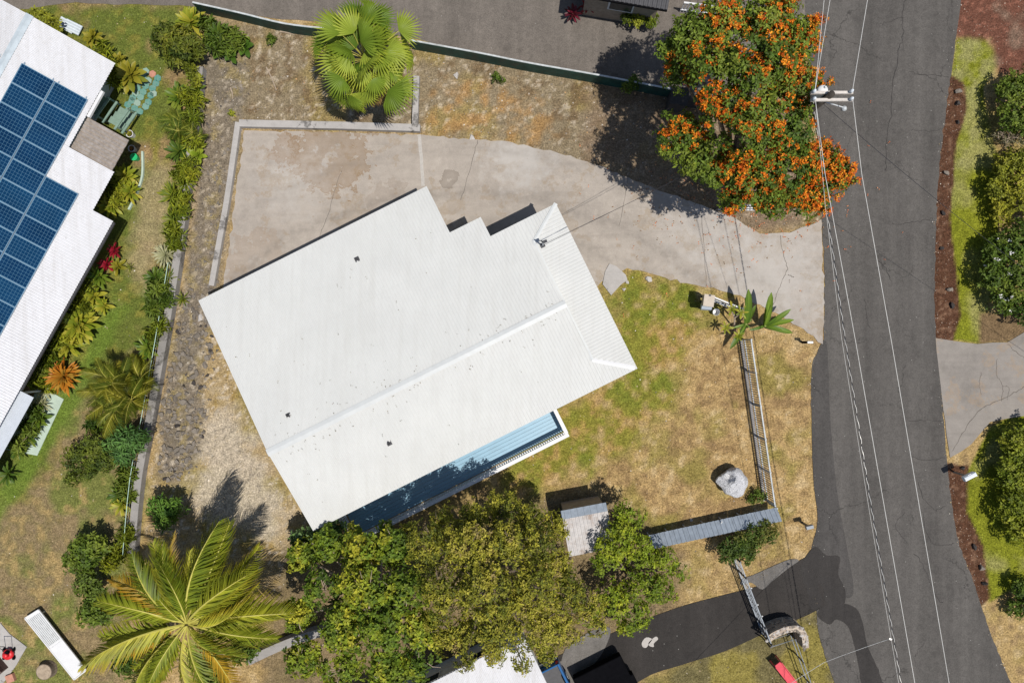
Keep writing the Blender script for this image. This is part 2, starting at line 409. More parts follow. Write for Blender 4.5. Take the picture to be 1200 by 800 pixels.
# ------------------------------------------------------------------ ground: colour of the soil, grass and gravel themselves
DRY = np.array((0.305, 0.212, 0.092)); DRYG = np.array((0.180, 0.158, 0.034)); GREEN = np.array((0.092, 0.115, 0.022))
LAWN = np.array((0.165, 0.175, 0.016)); SOIL = np.array((0.190, 0.128, 0.068)); ASH = np.array((0.185, 0.155, 0.112))
PALE = np.array((0.42, 0.36, 0.28)); MULCH = np.array((0.075, 0.036, 0.021)); CINDER = np.array((0.115, 0.050, 0.033)); RUST = np.array((0.33, 0.19, 0.07))
def zone(pix, feather=0.5, amp=0.5, seed=0, fr=1.3):
    poly = gp(pix)
    def f(x, y):
        d = sdist(x, y, poly) + (fbm(x * fr, y * fr, seed, 4) - 0.5) * 2 * amp
        return np.clip(d / feather + 0.5, 0, 1)
    return f
Z_LEFT = zone([(-200,-100),(236,-60),(237,80),(222,215),(196,400),(172,520),(157,640),(140,900),(-200,900)], 0.2, 0.15, 1)
Z_LLAWN = zone([(40,5),(230,8),(235,60),(205,100),(222,215),(205,300),(185,400),(120,440),(60,540),(0,620),(-200,640),(-200,0)], 0.7, 0.5, 2)
Z_LPATH = zone([(170,190),(205,200),(190,290),(175,340),(150,330),(158,250)], 0.7, 0.5, 3)
Z_LBROWN = zone([(90,440),(170,430),(160,640),(150,820),(-50,850),(-50,640),(60,560)], 1.2, 0.9, 4)
Z_STRIP = zone([(40,560),(75,500),(110,440),(150,360),(135,340),(95,420),(40,520),(-20,590),(-20,640)], 0.5, 0.3, 41)
Z_GRAVW = zone([(240,330),(280,420),(330,560),(380,650),(330,700),(250,640),(180,640),(170,560),(200,450),(215,330)], 0.8, 0.6, 5)
Z_PALEW = zone([(255,470),(300,520),(340,600),(330,640),(270,620),(225,580),(235,500)], 1.0, 0.9, 6)
Z_ROCKY = zone([(240,60),(290,60),(285,150),(262,320),(240,400),(236,520),(205,570),(185,560),(190,470),(215,330),(230,200)], 0.5, 0.3, 7)
Z_TOPSOIL = zone([(240,20),(400,40),(495,55),(790,105),(1000,130),(1000,260),(880,270),(700,205),(600,168),(500,158),(280,150),(240,90)], 0.4, 0.25, 8)
Z_TOPRUST = zone([(600,100),(640,140),(640,172),(540,160),(500,155),(510,100)], 0.8, 0.8, 9)
Z_YARDGREEN = zone([(715,312),(790,328),(850,348),(810,390),(800,440),(805,490),(770,530),(700,540),(650,590),(590,600),(590,480),(690,460),(720,400)], 1.4, 1.5, 10)
Z_YARDTAN = zone([(800,400),(960,400),(950,620),(760,640),(620,640),(640,580),(740,540),(790,480)], 1.2, 1.0, 11)
Z_RLAWN = zone([(1120,45),(1150,40),(1170,68),(1152,105),(1170,200),(1170,300),(1147,402),(1112,398),(1122,370),(1110,260),(1117,170),(1130,125),(1114,98)], 0.12, 0.05, 12)
Z_RLAWN2 = zone([(1130,560),(1160,500),(1215,470),(1260,560),(1240,680),(1185,690),(1160,705),(1157,690),(1150,640),(1131,600)], 0.12, 0.05, 13)
Z_MULCH = zone([(1085,70),(1130,98),(1134,125),(1121,170),(1114,255),(1126,370),(1116,400),(1080,400)], 0.1, 0.05, 14)
Z_MULCH2 = zone([(1090,540),(1135,545),(1133,600),(1153,640),(1160,700),(1140,720),(1100,620)], 0.1, 0.05, 15)
Z_CIND = zone([(1100,-60),(1300,-60),(1300,90),(1172,85),(1160,45),(1118,45)], 0.3, 0.2, 16)
Z_RSOIL = zone([(1147,365),(1300,365),(1300,400),(1147,402)], 0.2, 0.1, 17)
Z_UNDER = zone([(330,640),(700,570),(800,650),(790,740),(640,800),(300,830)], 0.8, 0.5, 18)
Z_LOWG = zone([(745,800),(960,712),(990,820),(760,900)], 0.8, 0.6, 19)
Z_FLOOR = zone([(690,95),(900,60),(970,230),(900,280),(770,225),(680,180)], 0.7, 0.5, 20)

def ground_col(x, y):
    c = np.empty(x.shape + (3,)); c[:] = DRY
    n1 = fbm(x * 0.55, y * 0.55, 31); n2 = fbm(x * 2.3, y * 2.3, 32, 5); n3 = fbm(x * 6.5, y * 6.5, 33, 3)
    def mx(m, col, k=1.0):
        nonlocal c
        m = (np.clip(m, 0, 1) * k)[..., None]; c = c * (1 - m) + col * m
    st = lambda v, a, b: np.clip((v - a) / (b - a), 0, 1)
    mx(st(n1, 0.5, 0.7), DRYG, 0.5); mx(st(n2, 0.56, 0.72), SOIL, 0.75); mx(st(n2, 0.42, 0.3), PALE * np.array((1, 0.88, 0.66)), 0.5)
    z = Z_YARDGREEN(x, y); mx(z * st(n2, 0.15, 0.48), DRYG * np.array((0.98, 1.04, 0.8)), 0.95); mx(z * st(n2, 0.45, 0.6) * st(n1, 0.42, 0.6), np.array((0.125, 0.15, 0.022)), 0.75); mx(z * st(n2, 0.55, 0.4) * st(n1, 0.55, 0.4), RUST, 0.45)
    z = Z_YARDTAN(x, y); mx(z, DRY * np.array((1.1, 1.08, 1.12)), 0.85); mx(z * st(n2, 0.5, 0.66), SOIL * np.array((1.0, 0.95, 0.85)), 0.7); mx(z * st(n1, 0.52, 0.66), DRYG, 0.65); mx(z * st(n2, 0.40, 0.28), np.array((0.42, 0.32, 0.18)), 0.6)
    z = Z_TOPSOIL(x, y); mx(z, ASH * np.array((0.98, 0.94, 0.85)), 0.9); mx(z * st(n1, 0.5, 0.62), np.array((0.235, 0.175, 0.060)), 0.7); mx(z * st(n2, 0.55, 0.68), SOIL * 0.7, 0.75); mx(z * st(n3, 0.66, 0.75), PALE, 0.6)
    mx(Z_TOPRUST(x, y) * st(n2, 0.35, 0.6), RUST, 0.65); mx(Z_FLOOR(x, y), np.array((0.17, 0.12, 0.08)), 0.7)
    z = Z_LEFT(x, y); mx(z, SOIL, 1.0); mx(z * st(n2, 0.40, 0.58), DRYG * 0.9, 0.8); mx(z * st(n2, 0.42, 0.3), DRY * 0.95, 0.6)
    z = Z_LLAWN(x, y); mx(z * st(n1, 0.24, 0.42), GREEN, 0.95); mx(z * st(n2, 0.56, 0.70), DRYG * 1.05, 0.7)
    z = Z_LPATH(x, y); mx(z, np.array((0.27, 0.215, 0.12)), 0.75)
    z = Z_LBROWN(x, y); mx(z, np.array((0.18, 0.14, 0.078)), 0.65); mx(z * st(n1, 0.46, 0.6), GREEN * 1.2, 0.75); mx(z * st(n2, 0.55, 0.7), DRY, 0.7)
    mx(Z_STRIP(x, y), np.array((0.10, 0.15, 0.022)), 0.8)
    z = Z_GRAVW(x, y); mx(z, np.array((0.29, 0.215, 0.115)), 0.9); mx(z * st(n2, 0.52, 0.64), RUST * np.array((0.8, 0.95, 0.8)), 0.7); mx(z * st(n1, 0.5, 0.62), DRYG, 0.5); mx(z * st(n3, 0.62, 0.72), PALE, 0.8)
    z = Z_PALEW(x, y); mx(z, PALE, 0.8); mx(z * st(n3, 0.55, 0.68), ASH * 0.75, 0.6)
    z = Z_ROCKY(x, y); mx(z, np.array((0.145, 0.122, 0.095)), 0.9); mx(z * st(n2, 0.52, 0.66), np.array((0.23, 0.18, 0.08)), 0.75); mx(z * st(n3, 0.64, 0.74), PALE, 0.5)
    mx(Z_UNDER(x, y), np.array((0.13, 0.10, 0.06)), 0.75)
    z = Z_LOWG(x, y); mx(z, DRYG * 0.95, 0.8); mx(z * st(n1, 0.5, 0.62), np.array((0.10, 0.085, 0.05)), 0.7)
    for q in (Z_RLAWN, Z_RLAWN2):
        z = q(x, y); mx(z, LAWN, 1.0); mx(z * st(n1, 0.52, 0.68), np.array((0.26, 0.24, 0.09)), 0.75); mx(z * st(n2, 0.6, 0.74), LAWN * 0.65, 0.5)
    z = zone([(1115,45),(1150,40),(1170,68),(1152,105),(1150,200),(1115,200),(1130,125),(1114,98)], 0.5, 0.3, 21)(x, y); mx(z * st(n2, 0.35, 0.6), np.array((0.25, 0.235, 0.095)), 0.75)
    for q in (Z_MULCH, Z_MULCH2):
        z = q(x, y); mx(z, MULCH, 1.0); mx(z * st(n3, 0.6, 0.75), np.array((0.2, 0.12, 0.075)), 0.6)
    z = Z_CIND(x, y); mx(z, CINDER, 1.0); mx(z * st(n3, 0.6, 0.72), CINDER * 2.0, 0.5); mx(z * st(n1, 0.6, 0.7), ASH, 0.4)
    z = Z_RSOIL(x, y); mx(z, SOIL * 0.75, 1.0)
    c *= (0.84 + 0.32 * n3)[..., None]
    return np.clip(c, 0.005, 0.8)

gx = np.arange(-29, 29.01, 0.12); gy = np.arange(-20.5, 20.51, 0.12)
XX, YY = np.meshgrid(gx, gy); nx, ny = len(gx), len(gy)
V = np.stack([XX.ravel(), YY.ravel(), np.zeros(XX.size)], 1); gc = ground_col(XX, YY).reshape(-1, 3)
ii = (np.arange(ny - 1)[:, None] * nx + np.arange(nx - 1)[None, :]).ravel()
F = np.stack([ii, ii + 1, ii + nx + 1, ii + nx], 1)
# outer ring to the horizon
x0, x1, y0, y1 = gx[0], gx[-1], gy[0], gy[-1]; B = 1500.0
ring = np.array([(x0,y0,0),(x1,y0,0),(x1,y1,0),(x0,y1,0),(-B,-B,0),(B,-B,0),(B,B,0),(-B,B,0)]); o = len(V)
V = np.concatenate([V, ring]); gc = np.concatenate([gc, np.tile((0.2, 0.17, 0.08), (8, 1))])
F = np.concatenate([F, np.array([(4,5,1,0),(5,6,2,1),(6,7,3,2),(7,4,0,3)]) + o])
n = NT('earth'); a = n.attr(); f1 = n.noise(13, 3, 0.7); f2 = n.noise(3.6, 5, 0.75)
c = n.mix(1.0, a, n.ramp(f1, [(0.30, 0.5), (0.5, 0.95), (0.70, 1.6)]), 'MULTIPLY'); c = n.mix(0.6, c, n.mix(1.0, c, n.ramp(f2, [(0.3, 0.5), (0.7, 1.5)]), 'MULTIPLY'))
n.col(c); n.set(Roughness=0.95); n.b.inputs["Specular IOR Level"].default_value = 0.05; n.bump(f1, 0.7, 0.03)
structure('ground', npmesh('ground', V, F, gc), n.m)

# ------------------------------------------------------------------ roads and slabs
ROAD_R = [(1128,-60),(1126,0),(1120,45),(1113,100),(1105,160),(1098,230),(1095,340),(1097,400),(1105,480),(1110,545),(1120,620),(1140,680),(1160,740),(1185,800),(1225,880)]
ROAD_L = [(1010,880),(978,800),(960,745),(956,705),(950,650),(958,610),(953,560),(951,480),(952,425),(964,402),(966,330),(963,258),(962,180),(950,120),(945,40),(940,-60)]
STREET = rough_line([p for p in smooth_line(ROAD_R, 5)] + [p for p in smooth_line(ROAD_L, 5)], 5, 0.75)
street = structure('street', MB().prism(gp(STREET), -0.06, 0.020), MT['street'])
SHOULDER = rough_line(smooth_line([(968,400),(972,480),(980,570),(992,640),(1000,690),(990,700),(958,690),(950,650),(958,610),(953,560),(951,480),(953,428)], 4, True), 12, 0.6)
structure('road_shoulder', MB().prism(gp(SHOULDER), 0.0, 0.0245), MT['shoulder'])
UPPER = rough_line([(-60,-80),(940,-80),(950,40),(900,112),(800,112),(700,92),(560,66),(480,44),(380,27),(270,16),(225,8),(90,3),(55,7),(34,11),(-60,10)], 14, 0.8)
structure('upper_lane', MB().prism(gp(UPPER), -0.06, 0.0145), MT['upper'])
LOWER = rough_line(smooth_line([(962,650),(930,660),(900,682),(850,696),(792,712),(720,740),(660,765),(620,790),(560,860),(680,860),(748,798),(800,778),(850,762),(905,737),(958,714),(985,690)], 4, True), 10, 0.9)
structure('lower_driveway', MB().prism(gp(LOWER), -0.06, 0.029), MT['lower'])
DRIVE = rough_line([(287,153),(488,158),(600,167),(650,178),(700,194),(780,226),(850,250),(890,274),(925,273),(962,257),(965,330),(964,403),(935,382),(895,360),(855,343),(810,333),(735,314),(728,318),(705,330),(640,400),(480,500),(262,420),(262,335)], 6, 0.8)
drive = structure('concrete_driveway', MB().prism(gp(DRIVE), -0.06, 0.034), MT['drive'])
APRON = rough_line([(1096,396),(1145,403),(1180,401),(1215,380),(1290,360),(1290,440),(1200,487),(1160,494),(1138,520),(1113,536),(1105,480)], 14, 0.4)
apron = structure('concrete_apron', MB().prism(gp(APRON), -0.06, 0.030), MT['apron'])
def ribbon(pix, w, z, jit=0.0, n=5, taper=False):
    """thin flat strip along a pixel line, w metres wide"""
    pts = [Vector((*P(q[0], q[1])[:2], 0)) for q in smooth_line(pix, n, False, jit)]
    L = []; Rr = []
    for i, p in enumerate(pts):
        d = (pts[min(i + 1, len(pts) - 1)] - pts[max(i - 1, 0)]).normalized(); nn = Vector((-d.y, d.x, 0))
        ww = w * (random.uniform(0.6, 1.3) if taper else 1.0) / 2
        L.append(p + nn * ww); Rr.append(p - nn * ww)
    mb = MB(); k = len(pts)
    mb.add([(p.x, p.y, z) for p in L + Rr], [(i, k + i, k + i + 1, i + 1) for i in range(k - 1)]); return mb
MT['crackfill'] = plain('street_crack', (0.035, 0.032, 0.03), 0.95, 0.2, 20)  # dark colour of the crack strips in the street
for pix, w in [([(1060,0),(1057,20),(1058,40),(1053,60),(1046,100),(1044,130),(1039,165),(1037,200)], 0.035), ([(1057,20),(1045,25),(1032,28)], 0.022),
               ([(1066,84),(1080,89),(1098,88),(1112,91)], 0.022), ([(1068,152),(1085,154),(1103,152)], 0.022), ([(1028,305),(1036,312),(1045,330)], 0.03),
               ([(1068,535),(1085,539),(1107,536)], 0.025), ([(1076,563),(1080,582),(1092,594),(1097,598),(1108,593)], 0.025), ([(1065,494),(1085,492),(1103,493)], 0.022),
               ([(1044,262),(1058,263),(1078,259),(1095,256)], 0.025), ([(1070,648),(1080,660),(1098,700),(1105,705)], 0.025), ([(1065,640),(1050,615),(1060,600)], 0.02),
               ([(1013,350),(1015,370),(1020,385)], 0.025), ([(1081,600),(1089,632),(1105,638),(1118,636)], 0.022)]:
    link('crack', ribbon(pix, w, 0.0225, 0.7, 6, True).mesh('crack'), MT['crackfill'], street)
MT['joint'] = plain('joint_filler', (0.38, 0.355, 0.325), 0.9, 0.1, 10); MT['jointdark'] = plain('driveway_crack', (0.11, 0.095, 0.08), 0.95, 0.2, 20)
for pix, w in [([(491,158),(494,190),(496,218)], 0.16)]:
    link('joint', ribbon(pix, w, 0.0365, 0.2).mesh('joint'), MT['joint'], drive)
for pix, w in [([(400,200),(392,225),(385,250),(375,275),(370,300)], 0.02), ([(560,165),(552,195),(540,235)], 0.022),
               ([(914,275),(918,300),(922,315),(917,328),(910,345),(905,360)], 0.022), ([(922,322),(930,325)], 0.03), ([(740,190),(735,215),(725,265)], 0.02), ([(820,240),(825,290),(828,335)], 0.018)]:
    link('crack', ribbon(pix, w, 0.0370, 0.5, 6, True).mesh('crack'), MT['jointdark'], drive)
for pix, w in [([(1200,452),(1185,462),(1165,471),(1148,480),(1130,503),(1116,528)], 0.03), ([(1168,420),(1167,440),(1175,452),(1173,470)], 0.022), ([(1175,452),(1182,455),(1180,468)], 0.02), ([(1180,402),(1190,412),(1205,424)], 0.03), ([(1150,436),(1147,450),(1150,462)], 0.02)]:
    link('crack', ribbon(pix, w, 0.0330, 0.5, 6, True).mesh('crack'), MT['jointdark'], apron)
WET = rough_line(smooth_line([(958,716),(968,708),(985,706),(1003,712),(1011,730),(1016,755),(1027,780),(1036,812),(1013,812),(1006,780),(1000,752),(993,733),(980,725),(972,731),(960,724)], 4, True), 4, 0.9)
structure('asphalt_patch', MB().prism(gp(WET), 0.0, 0.0265), MT['wet'])
WET2 = rough_line(smooth_line([(942,655),(955,640),(968,650),(984,652),(982,672),(990,690),(988,708),(968,706),(965,690),(958,682),(962,708),(950,712),(945,690),(938,668)], 4, True), 3, 1.8)
structure('damp_asphalt', MB().prism(gp(WET2), 0.0, 0.0325), MT['wet'])
WASH = rough_line(smooth_line([(868,685),(880,682),(893,690),(905,680),(925,664),(936,656),(925,655),(905,663),(885,672),(870,678)], 4, True), 4, 1.0)
structure('silt_edge', MB().prism(gp(WASH), 0.0, 0.0335), MT['wash'])
WASH2 = rough_line(smooth_line([(660,765),(690,740),(715,735),(708,760),(690,785),(672,800),(640,812)], 4, True), 5, 2.0)
structure('silt_edge', MB().prism(gp(WASH2), 0.0, 0.0335), MT['wash'])
for q in ([(752,752),(757,746),(764,748),(760,754),(757,758),(753,757)], [(760,752),(768,745),(771,748),(766,753),(766,757),(761,756)]):
    structure('paint_spill', MB().prism(gp(smooth_line(q, 3, True)), 0.0, 0.0375), MT['joint'])

# ================================================================== the white house
def corrugated(ulo, uhi, v0, v1, zf, to_world, pitch=0.15, amp=0.012, nseg=2):
    """ribs run along v; v0(u), v1(u) limits; zf(u,v) height"""
    prof = [(0.0, 0.0), (0.42, 0.0), (0.5, 1.0), (0.92, 1.0)]
    us = []
    k = 0
    while ulo + k * pitch < uhi:
        for a, h in prof:
            u = ulo + (k + a) * pitch
            if u < uhi - 1e-4: us.append((u, h * amp))
        k += 1
    us.append((uhi - 1e-3, 0.0))
    V = []; F = []
    for u, h in us:
        a, b = v0(u), v1(u)
        for j in range(nseg + 1):
            v = a + (b - a) * j / nseg
            p = to_world(u, v); V.append((p[0], p[1], zf(u, v) + h))
    st = nseg + 1
    for i in range(len(us) - 1):
        for j in range(nseg): F.append((i * st + j, (i + 1) * st + j, (i + 1) * st + j + 1, i * st + j + 1))
    m = MB(); m.v = V; m.f = F; return m
def sheet(name, mb, mat, parent, th=0.012):
    o = part(name, mb, mat, parent)
    md = o.modifiers.new("thickness", 'SOLIDIFY'); md.thickness = th; md.offset = 0; return o

TH = R(26.6); UX = Vector((math.cos(TH), math.sin(TH))); VX = Vector((math.sin(TH), -math.cos(TH)))
def HW(u, v): return (UX * u + VX * v)
def H3(u, v, z): p = HW(u, v); return Vector((p.x, p.y, z))
RV = -0.43; RZ = 3.55
def zNW(u, v): return RZ - 0.0933 * (RV - v)
def zSE(u, v): return RZ - 0.1625 * (v - RV)
house = thing('white_house', 'large white house with corrugated roof and blue deck beside the concrete driveway', 'house', H3(-3.6, -2.0, 0))
def eaveNW(u): return -7.90 if u < -0.31 else (-5.55 if u < 1.23 else (-4.58 if u <= 2.80 else -4.58 + 0.0))
SEAM = -4.35
def hipN(u):   # hip line from (4.46,-4.58) to (2.80,-3.47)
    return -4.58 + (4.46 - u) / 1.66 * 1.11
def hipS(u): return 3.58 - (4.46 - u) / 1.66 * 1.29
roof = sheet('roof', corrugated(-11.7, -0.31, lambda u: SEAM - 0.12, lambda u: RV, lambda u, v: zNW(u, v) + 0.010, HW), MT['roof'], house)
sheet('roof_sheet', corrugated(-11.7, -0.31, lambda u: -7.90, lambda u: SEAM, zNW, HW), MT['roof'], roof)
sheet('roof_sheet', corrugated(-0.31, 1.23, lambda u: -5.55, lambda u: RV, zNW, HW), MT['roof'], roof)
sheet('roof_sheet', corrugated(1.23, 2.80, lambda u: -4.58, lambda u: RV, zNW, HW), MT['roof'], roof)
sheet('roof_sheet', corrugated(2.80, 4.46, lambda u: -4.58, lambda u: hipN(u), lambda u, v: zNW(u, v) - 0.004, HW), MT['roof'], roof)
sheet('roof_sheet', corrugated(-11.7, 2.80, lambda u: RV, lambda u: 3.58, zSE, HW), MT['roof'], roof)
sheet('roof_sheet', corrugated(2.80, 4.46, lambda u: hipS(u), lambda u: 3.58, lambda u, v: zSE(u, v) - 0.004, HW), MT['roof'], roof)
# hip end: ribs run down towards the street
def zF(v, u):
    zt = 3.262 - (v + 3.47) / 5.76 * 0.155; ze = 3.158 - (v + 4.58) / 8.16 * 0.265
    t = min(1, max(0, (u - 2.80) / 1.66)); return zt + (ze - zt) * t
def f0(v):
    if v < -3.47: return 4.46 - (v + 4.58) / 1.11 * 1.66
    if v > 2.29: return 4.46 - (3.58 - v) / 1.29 * 1.66
    return 2.80
fr = corrugated(-4.58, 3.58, f0, lambda v: 4.46, zF, lambda v, u: HW(u, v))
fr.f = [f[::-1] for f in fr.f]; sheet('roof_sheet', fr, MT['roof'], roof)
# dutch gable triangle, ridge cap, hip caps, gutters
g = MB(); g.add([H3(2.79, -3.47, 3.25), H3(2.79, 2.29, 3.09), H3(2.79, RV, RZ - 0.01)], [(0, 1, 2)]); part('gable_panel', g, MT['wallpaint'], roof)
def cap(a, b, w, name='ridge_cap', mat='ridge', drop=0.03):
    a = Vector(a); b = Vector(b); d = (b - a).normalized(); s = d.cross(Vector((0, 0, 1))).normalized() * w
    m = MB(); dz = Vector((0, 0, drop))
    m.add([a - s - dz, a, a + s - dz, b - s - dz, b, b + s - dz], [(0, 3, 4, 1), (1, 4, 5, 2)])
    m.f = [f[::-1] for f in m.f]
    o = part(name, m, MT[mat], roof); md = o.modifiers.new("thickness", 'SOLIDIFY'); md.thickness = 0.008; return o
cap(H3(-11.72, RV, RZ + 0.055), H3(2.84, RV, RZ + 0.055), 0.17)
cap(H3(4.46, -4.58, 3.20), H3(2.80, -3.47, 3.30), 0.09, 'hip_cap', drop=0.012)
cap(H3(4.36, 3.50, 2.955), H3(2.80, 2.30, 3.135), 0.10, 'hip_cap', 'white', drop=0.03)
cap(H3(2.815, -3.50, 3.30), H3(2.815, 2.32, 3.145), 0.08, 'apron_flashing', drop=0.015)
def gutter(pts):
    for a, b in zip(pts[:-1], pts[1:]):
        part('gutter', MB().bar(a, b, 0.06, 0.10), MT['white'], roof)
def fascia(a, b): part('fascia', MB().bar(a, b, 0.03, 0.16), MT['white'], roof)
gutter([H3(-11.6, -7.80, 2.765), H3(-0.42, -7.80, 2.765)]); gutter([H3(4.36, -4.4, 3.03), H3(4.36, 3.45, 2.79)])
fascia(H3(-11.62, -7.76, 2.76), H3(-11.62, RV - 0.05, 3.44)); fascia(H3(-11.62, RV + 0.05, 3.44), H3(-11.62, 3.5, 2.79)); fascia(H3(-11.55, 3.48, 2.80), H3(2.8, 3.48, 2.80))
fascia(H3(-0.40, -7.7, 2.75), H3(-0.40, -5.6, 2.96)); fascia(H3(-0.3, -5.45, 2.965), H3(1.1, -5.45, 2.965)); fascia(H3(1.3, -4.48, 3.05), H3(4.3, -4.48, 3.05))
WZ = 2.60
foot = [(-11.2,-7.3),(-0.75,-7.3),(-0.75,-4.95),(0.75,-4.95),(0.75,-4.0),(3.95,-4.0),(3.95,2.95),(-11.2,2.95)]
part('wall', MB().prism([HW(u, v) for u, v in foot], 0.0, WZ), MT['wallpaint'], house)
def opening(name, u, v, w, h, z, axis, parent):
    """framed pane on a wall; axis 'u' = wall runs along u"""
    if axis == 'u': sz, rz = (w, 0.06, h), TH
    else: sz, rz = (0.06, w, h), TH
    o = part(name, MB().box(H3(u, v, z), sz, rz), MT['white'], parent)
    iz = (w - 0.14, 0.075, h - 0.14) if axis == 'u' else (0.075, w - 0.14, h - 0.14)
    part('pane', MB().box(H3(u, v, z), iz, rz), MT['glass'], o)
for u in (-9.5, -6.5, -3.2): opening('window', u, -7.31, 1.5, 1.1, 1.6, 'u', house)
for u in (-9.0, -2.6): opening('window', u, 2.96, 1.6, 1.1, 1.7, 'u', house)
for v in (-2.6, 1.6): opening('window', 3.96, v, 1.5, 1.1, 1.55, 'v', house)
for v in (-5.2, -1.2): opening('window', -11.21, v, 1.3, 1.0, 1.6, 'v', house)
door = part('door', MB().box(H3(3.96, -0.4, 1.05), (0.07, 0.95, 2.06), TH), MT['sage'], house)
part('handle', MB().box(H3(4.01, -0.75, 1.05), (0.05, 0.04, 0.14), TH), MT['grey'], door)
sd = part('door', MB().box(H3(-5.6, 2.965, 1.58), (1.8, 0.07, 2.0), TH), MT['white'], house); part('pane', MB().box(H3(-5.6, 2.965, 1.58), (1.6, 0.09, 1.8), TH), MT['glass'], sd)
# roof vents
for px, py in ((417, 303), (340, 486), (456, 519)):
    h = 3.25; p = P(px, py, h); w = Vector((p.x, p.y)); u = w.dot(UX); v = w.dot(VX); z = (zNW if v < RV else zSE)(u, v)
    vp = part('vent_pipe', MB().lathe((p.x, p.y, z - 0.05), [(0.055, 0), (0.055, 0.22), (0.045, 0.22), (0.045, 0.12)], 10), MT['dark'], house)
    part('flashing', MB().box((p.x, p.y, z + 0.018), (0.22, 0.22, 0.012), TH), MT['dark'], vp)
# blue deck with white railing
deck = part('deck', MB().prism([HW(u, v) for u, v in ((-10.80, 2.9), (0.30, 2.9), (0.30, 4.96), (-10.80, 4.96))], 0.40, 0.515), MT['white'], house)
bw = 0.172; vv = 2.97; k = 0
while vv < 4.95:
    w = min(bw - 0.012, 4.955 - vv)
    off = 0 if k % 2 else 2.1
    for a, b in ((-10.79, -4.8 - off), (-4.795 - off, 0.29)):
        part('deck_board', MB().box(H3((a + b) / 2, vv + w / 2, 0.532), (b - a, w, 0.034), TH), MT['deck'], deck)
    vv += bw; k += 1
for u in (-10.6, -7.2, -3.6, 0.1):
    part('deck_post', MB().box(H3(u, 4.7, 0.20), (0.14, 0.14, 0.40), TH), MT['wood'], deck)
rail = part('railing', MB().bar(H3(-10.94, 5.06, 1.50), H3(0.42, 5.06, 1.50), 0.17, 0.05), MT['white'], house)
for a, b, w, h in ((H3(0.36, 3.60, 1.5), H3(0.36, 4.97, 1.5), 0.17, 0.05), (H3(-10.88, 3.60, 1.5), H3(-10.88, 4.97, 1.5), 0.17, 0.05),
                (H3(-10.94, 5.03, 0.66), H3(0.42, 5.03, 0.66), 0.09, 0.06), (H3(0.36, 3.6, 0.66), H3(0.36, 4.95, 0.66), 0.09, 0.06), (H3(-10.88, 3.6, 0.66), H3(-10.88, 4.95, 0.66), 0.09, 0.06),
                (H3(-10.94, 5.07, 0.42), H3(0.44, 5.07, 0.42), 0.06, 0.26), (H3(0.40, 3.0, 0.42), H3(0.40, 5.0, 0.42), 0.06, 0.26)):
    part('rail', MB().bar(a, b, w, h), MT['white'], rail)
bal = MB().box((0, 0, 0.40), (0.045, 0.06, 0.79), 0).mesh('baluster')
def baluster(u, v):
    o = link('baluster', bal, MT['white'], rail); o.location = H3(u, v, 0.68) - wloc(rail); o.rotation_euler = (0, 0, TH)
u = -10.85
while u < 0.35: baluster(u, 5.03); u += 0.115
for v in np.arange(3.66, 5.0, 0.115): baluster(0.36, v); baluster(-10.88, v)

# ================================================================== the neighbour's house with solar panels
TA = R(-29.0); AX = Vector((math.cos(TA), math.sin(TA))); BX = Vector((math.sin(TA), -math.cos(TA)))
def NW_(a, b): return (AX * a + BX * b) * 1.0125
def N3(a, b, z): p = NW_(a, b); return Vector((p.x, p.y, z))
RA = -25.4; NZ = 3.04
def zN(b, a): return NZ - 0.098 * (a - RA)
def zN2(b, a): return NZ - 0.098 * (RA - a)
nh = thing('neighbour_house', 'white corrugated roofed neighbouring house carrying rows of dark blue solar panels', 'house', N3(-24.0, 6.0, 0))
TW = lambda b, a: NW_(a, b)
def flip(m): m.f = [f[::-1] for f in m.f]; return m
nroof = sheet('roof', flip(corrugated(-2.25, 2.0, lambda b: RA, lambda b: -21.38, zN, TW, 0.13, 0.024)), MT['nroof'], nh)
sheet('roof_sheet', flip(corrugated(2.0, 3.96, lambda b: RA, lambda b: -19.22, zN, TW, 0.13, 0.024)), MT['nroof'], nroof)
sheet('roof_sheet', flip(corrugated(3.96, 19.0, lambda b: RA, lambda b: -18.25, zN, TW, 0.13, 0.024)), MT['nroof'], nroof)
sheet('roof_sheet', corrugated(-2.25, 19.0, lambda b: RA, lambda b: -31.5, zN2, TW, 0.13, 0.024), MT['nroof'], nroof)
m = MB(); a_, b_ = N3(RA, -2.27, NZ + 0.05), N3(RA, 19.0, NZ + 0.05); s_ = Vector((AX.x, AX.y, 0)) * 0.19; dz = Vector((0, 0, 0.025))
m.add([a_ - s_ - dz, a_, a_ + s_ - dz, b_ - s_ - dz, b_, b_ + s_ - dz], [(0, 3, 4, 1), (1, 4, 5, 2)]); o = part('ridge_cap', m, MT['nridge'], nroof); o.modifiers.new("thickness", 'SOLIDIFY').thickness = 0.008
for b in (-0.05, 0.42, 1.35):
    m = MB(); m.bar(N3(-27.5, b, zN2(b, -27.5) + 0.05), N3(-25.66, b, zN2(b, -25.66) + 0.05), 0.17, 0.03); part('shadow_strip', m, MT['nridge'], nroof)  # grey bars stand in for tubing shadows, shade built as shapes
part('gutter', MB().bar(N3(-21.32, -0.9, 2.56), N3(-21.32, 0.42, 2.56), 0.13, 0.12), MT['white'], nroof)
part('gutter', MB().bar(N3(-18.22, 4.0, 2.26), N3(-18.22, 12.6, 2.26), 0.08, 0.08), MT['dark'], nroof)
nfoot = [(-31,-1.7),(-22.7,-1.7),(-22.7,3.0),(-20.9,3.0),(-20.9,5.0),(-19.75,5.0),(-19.75,18.5),(-31,18.5)]
part('wall', MB().prism([NW_(a, b) for a, b in nfoot], 0.0, 2.28), MT['wallpaint'], nh)
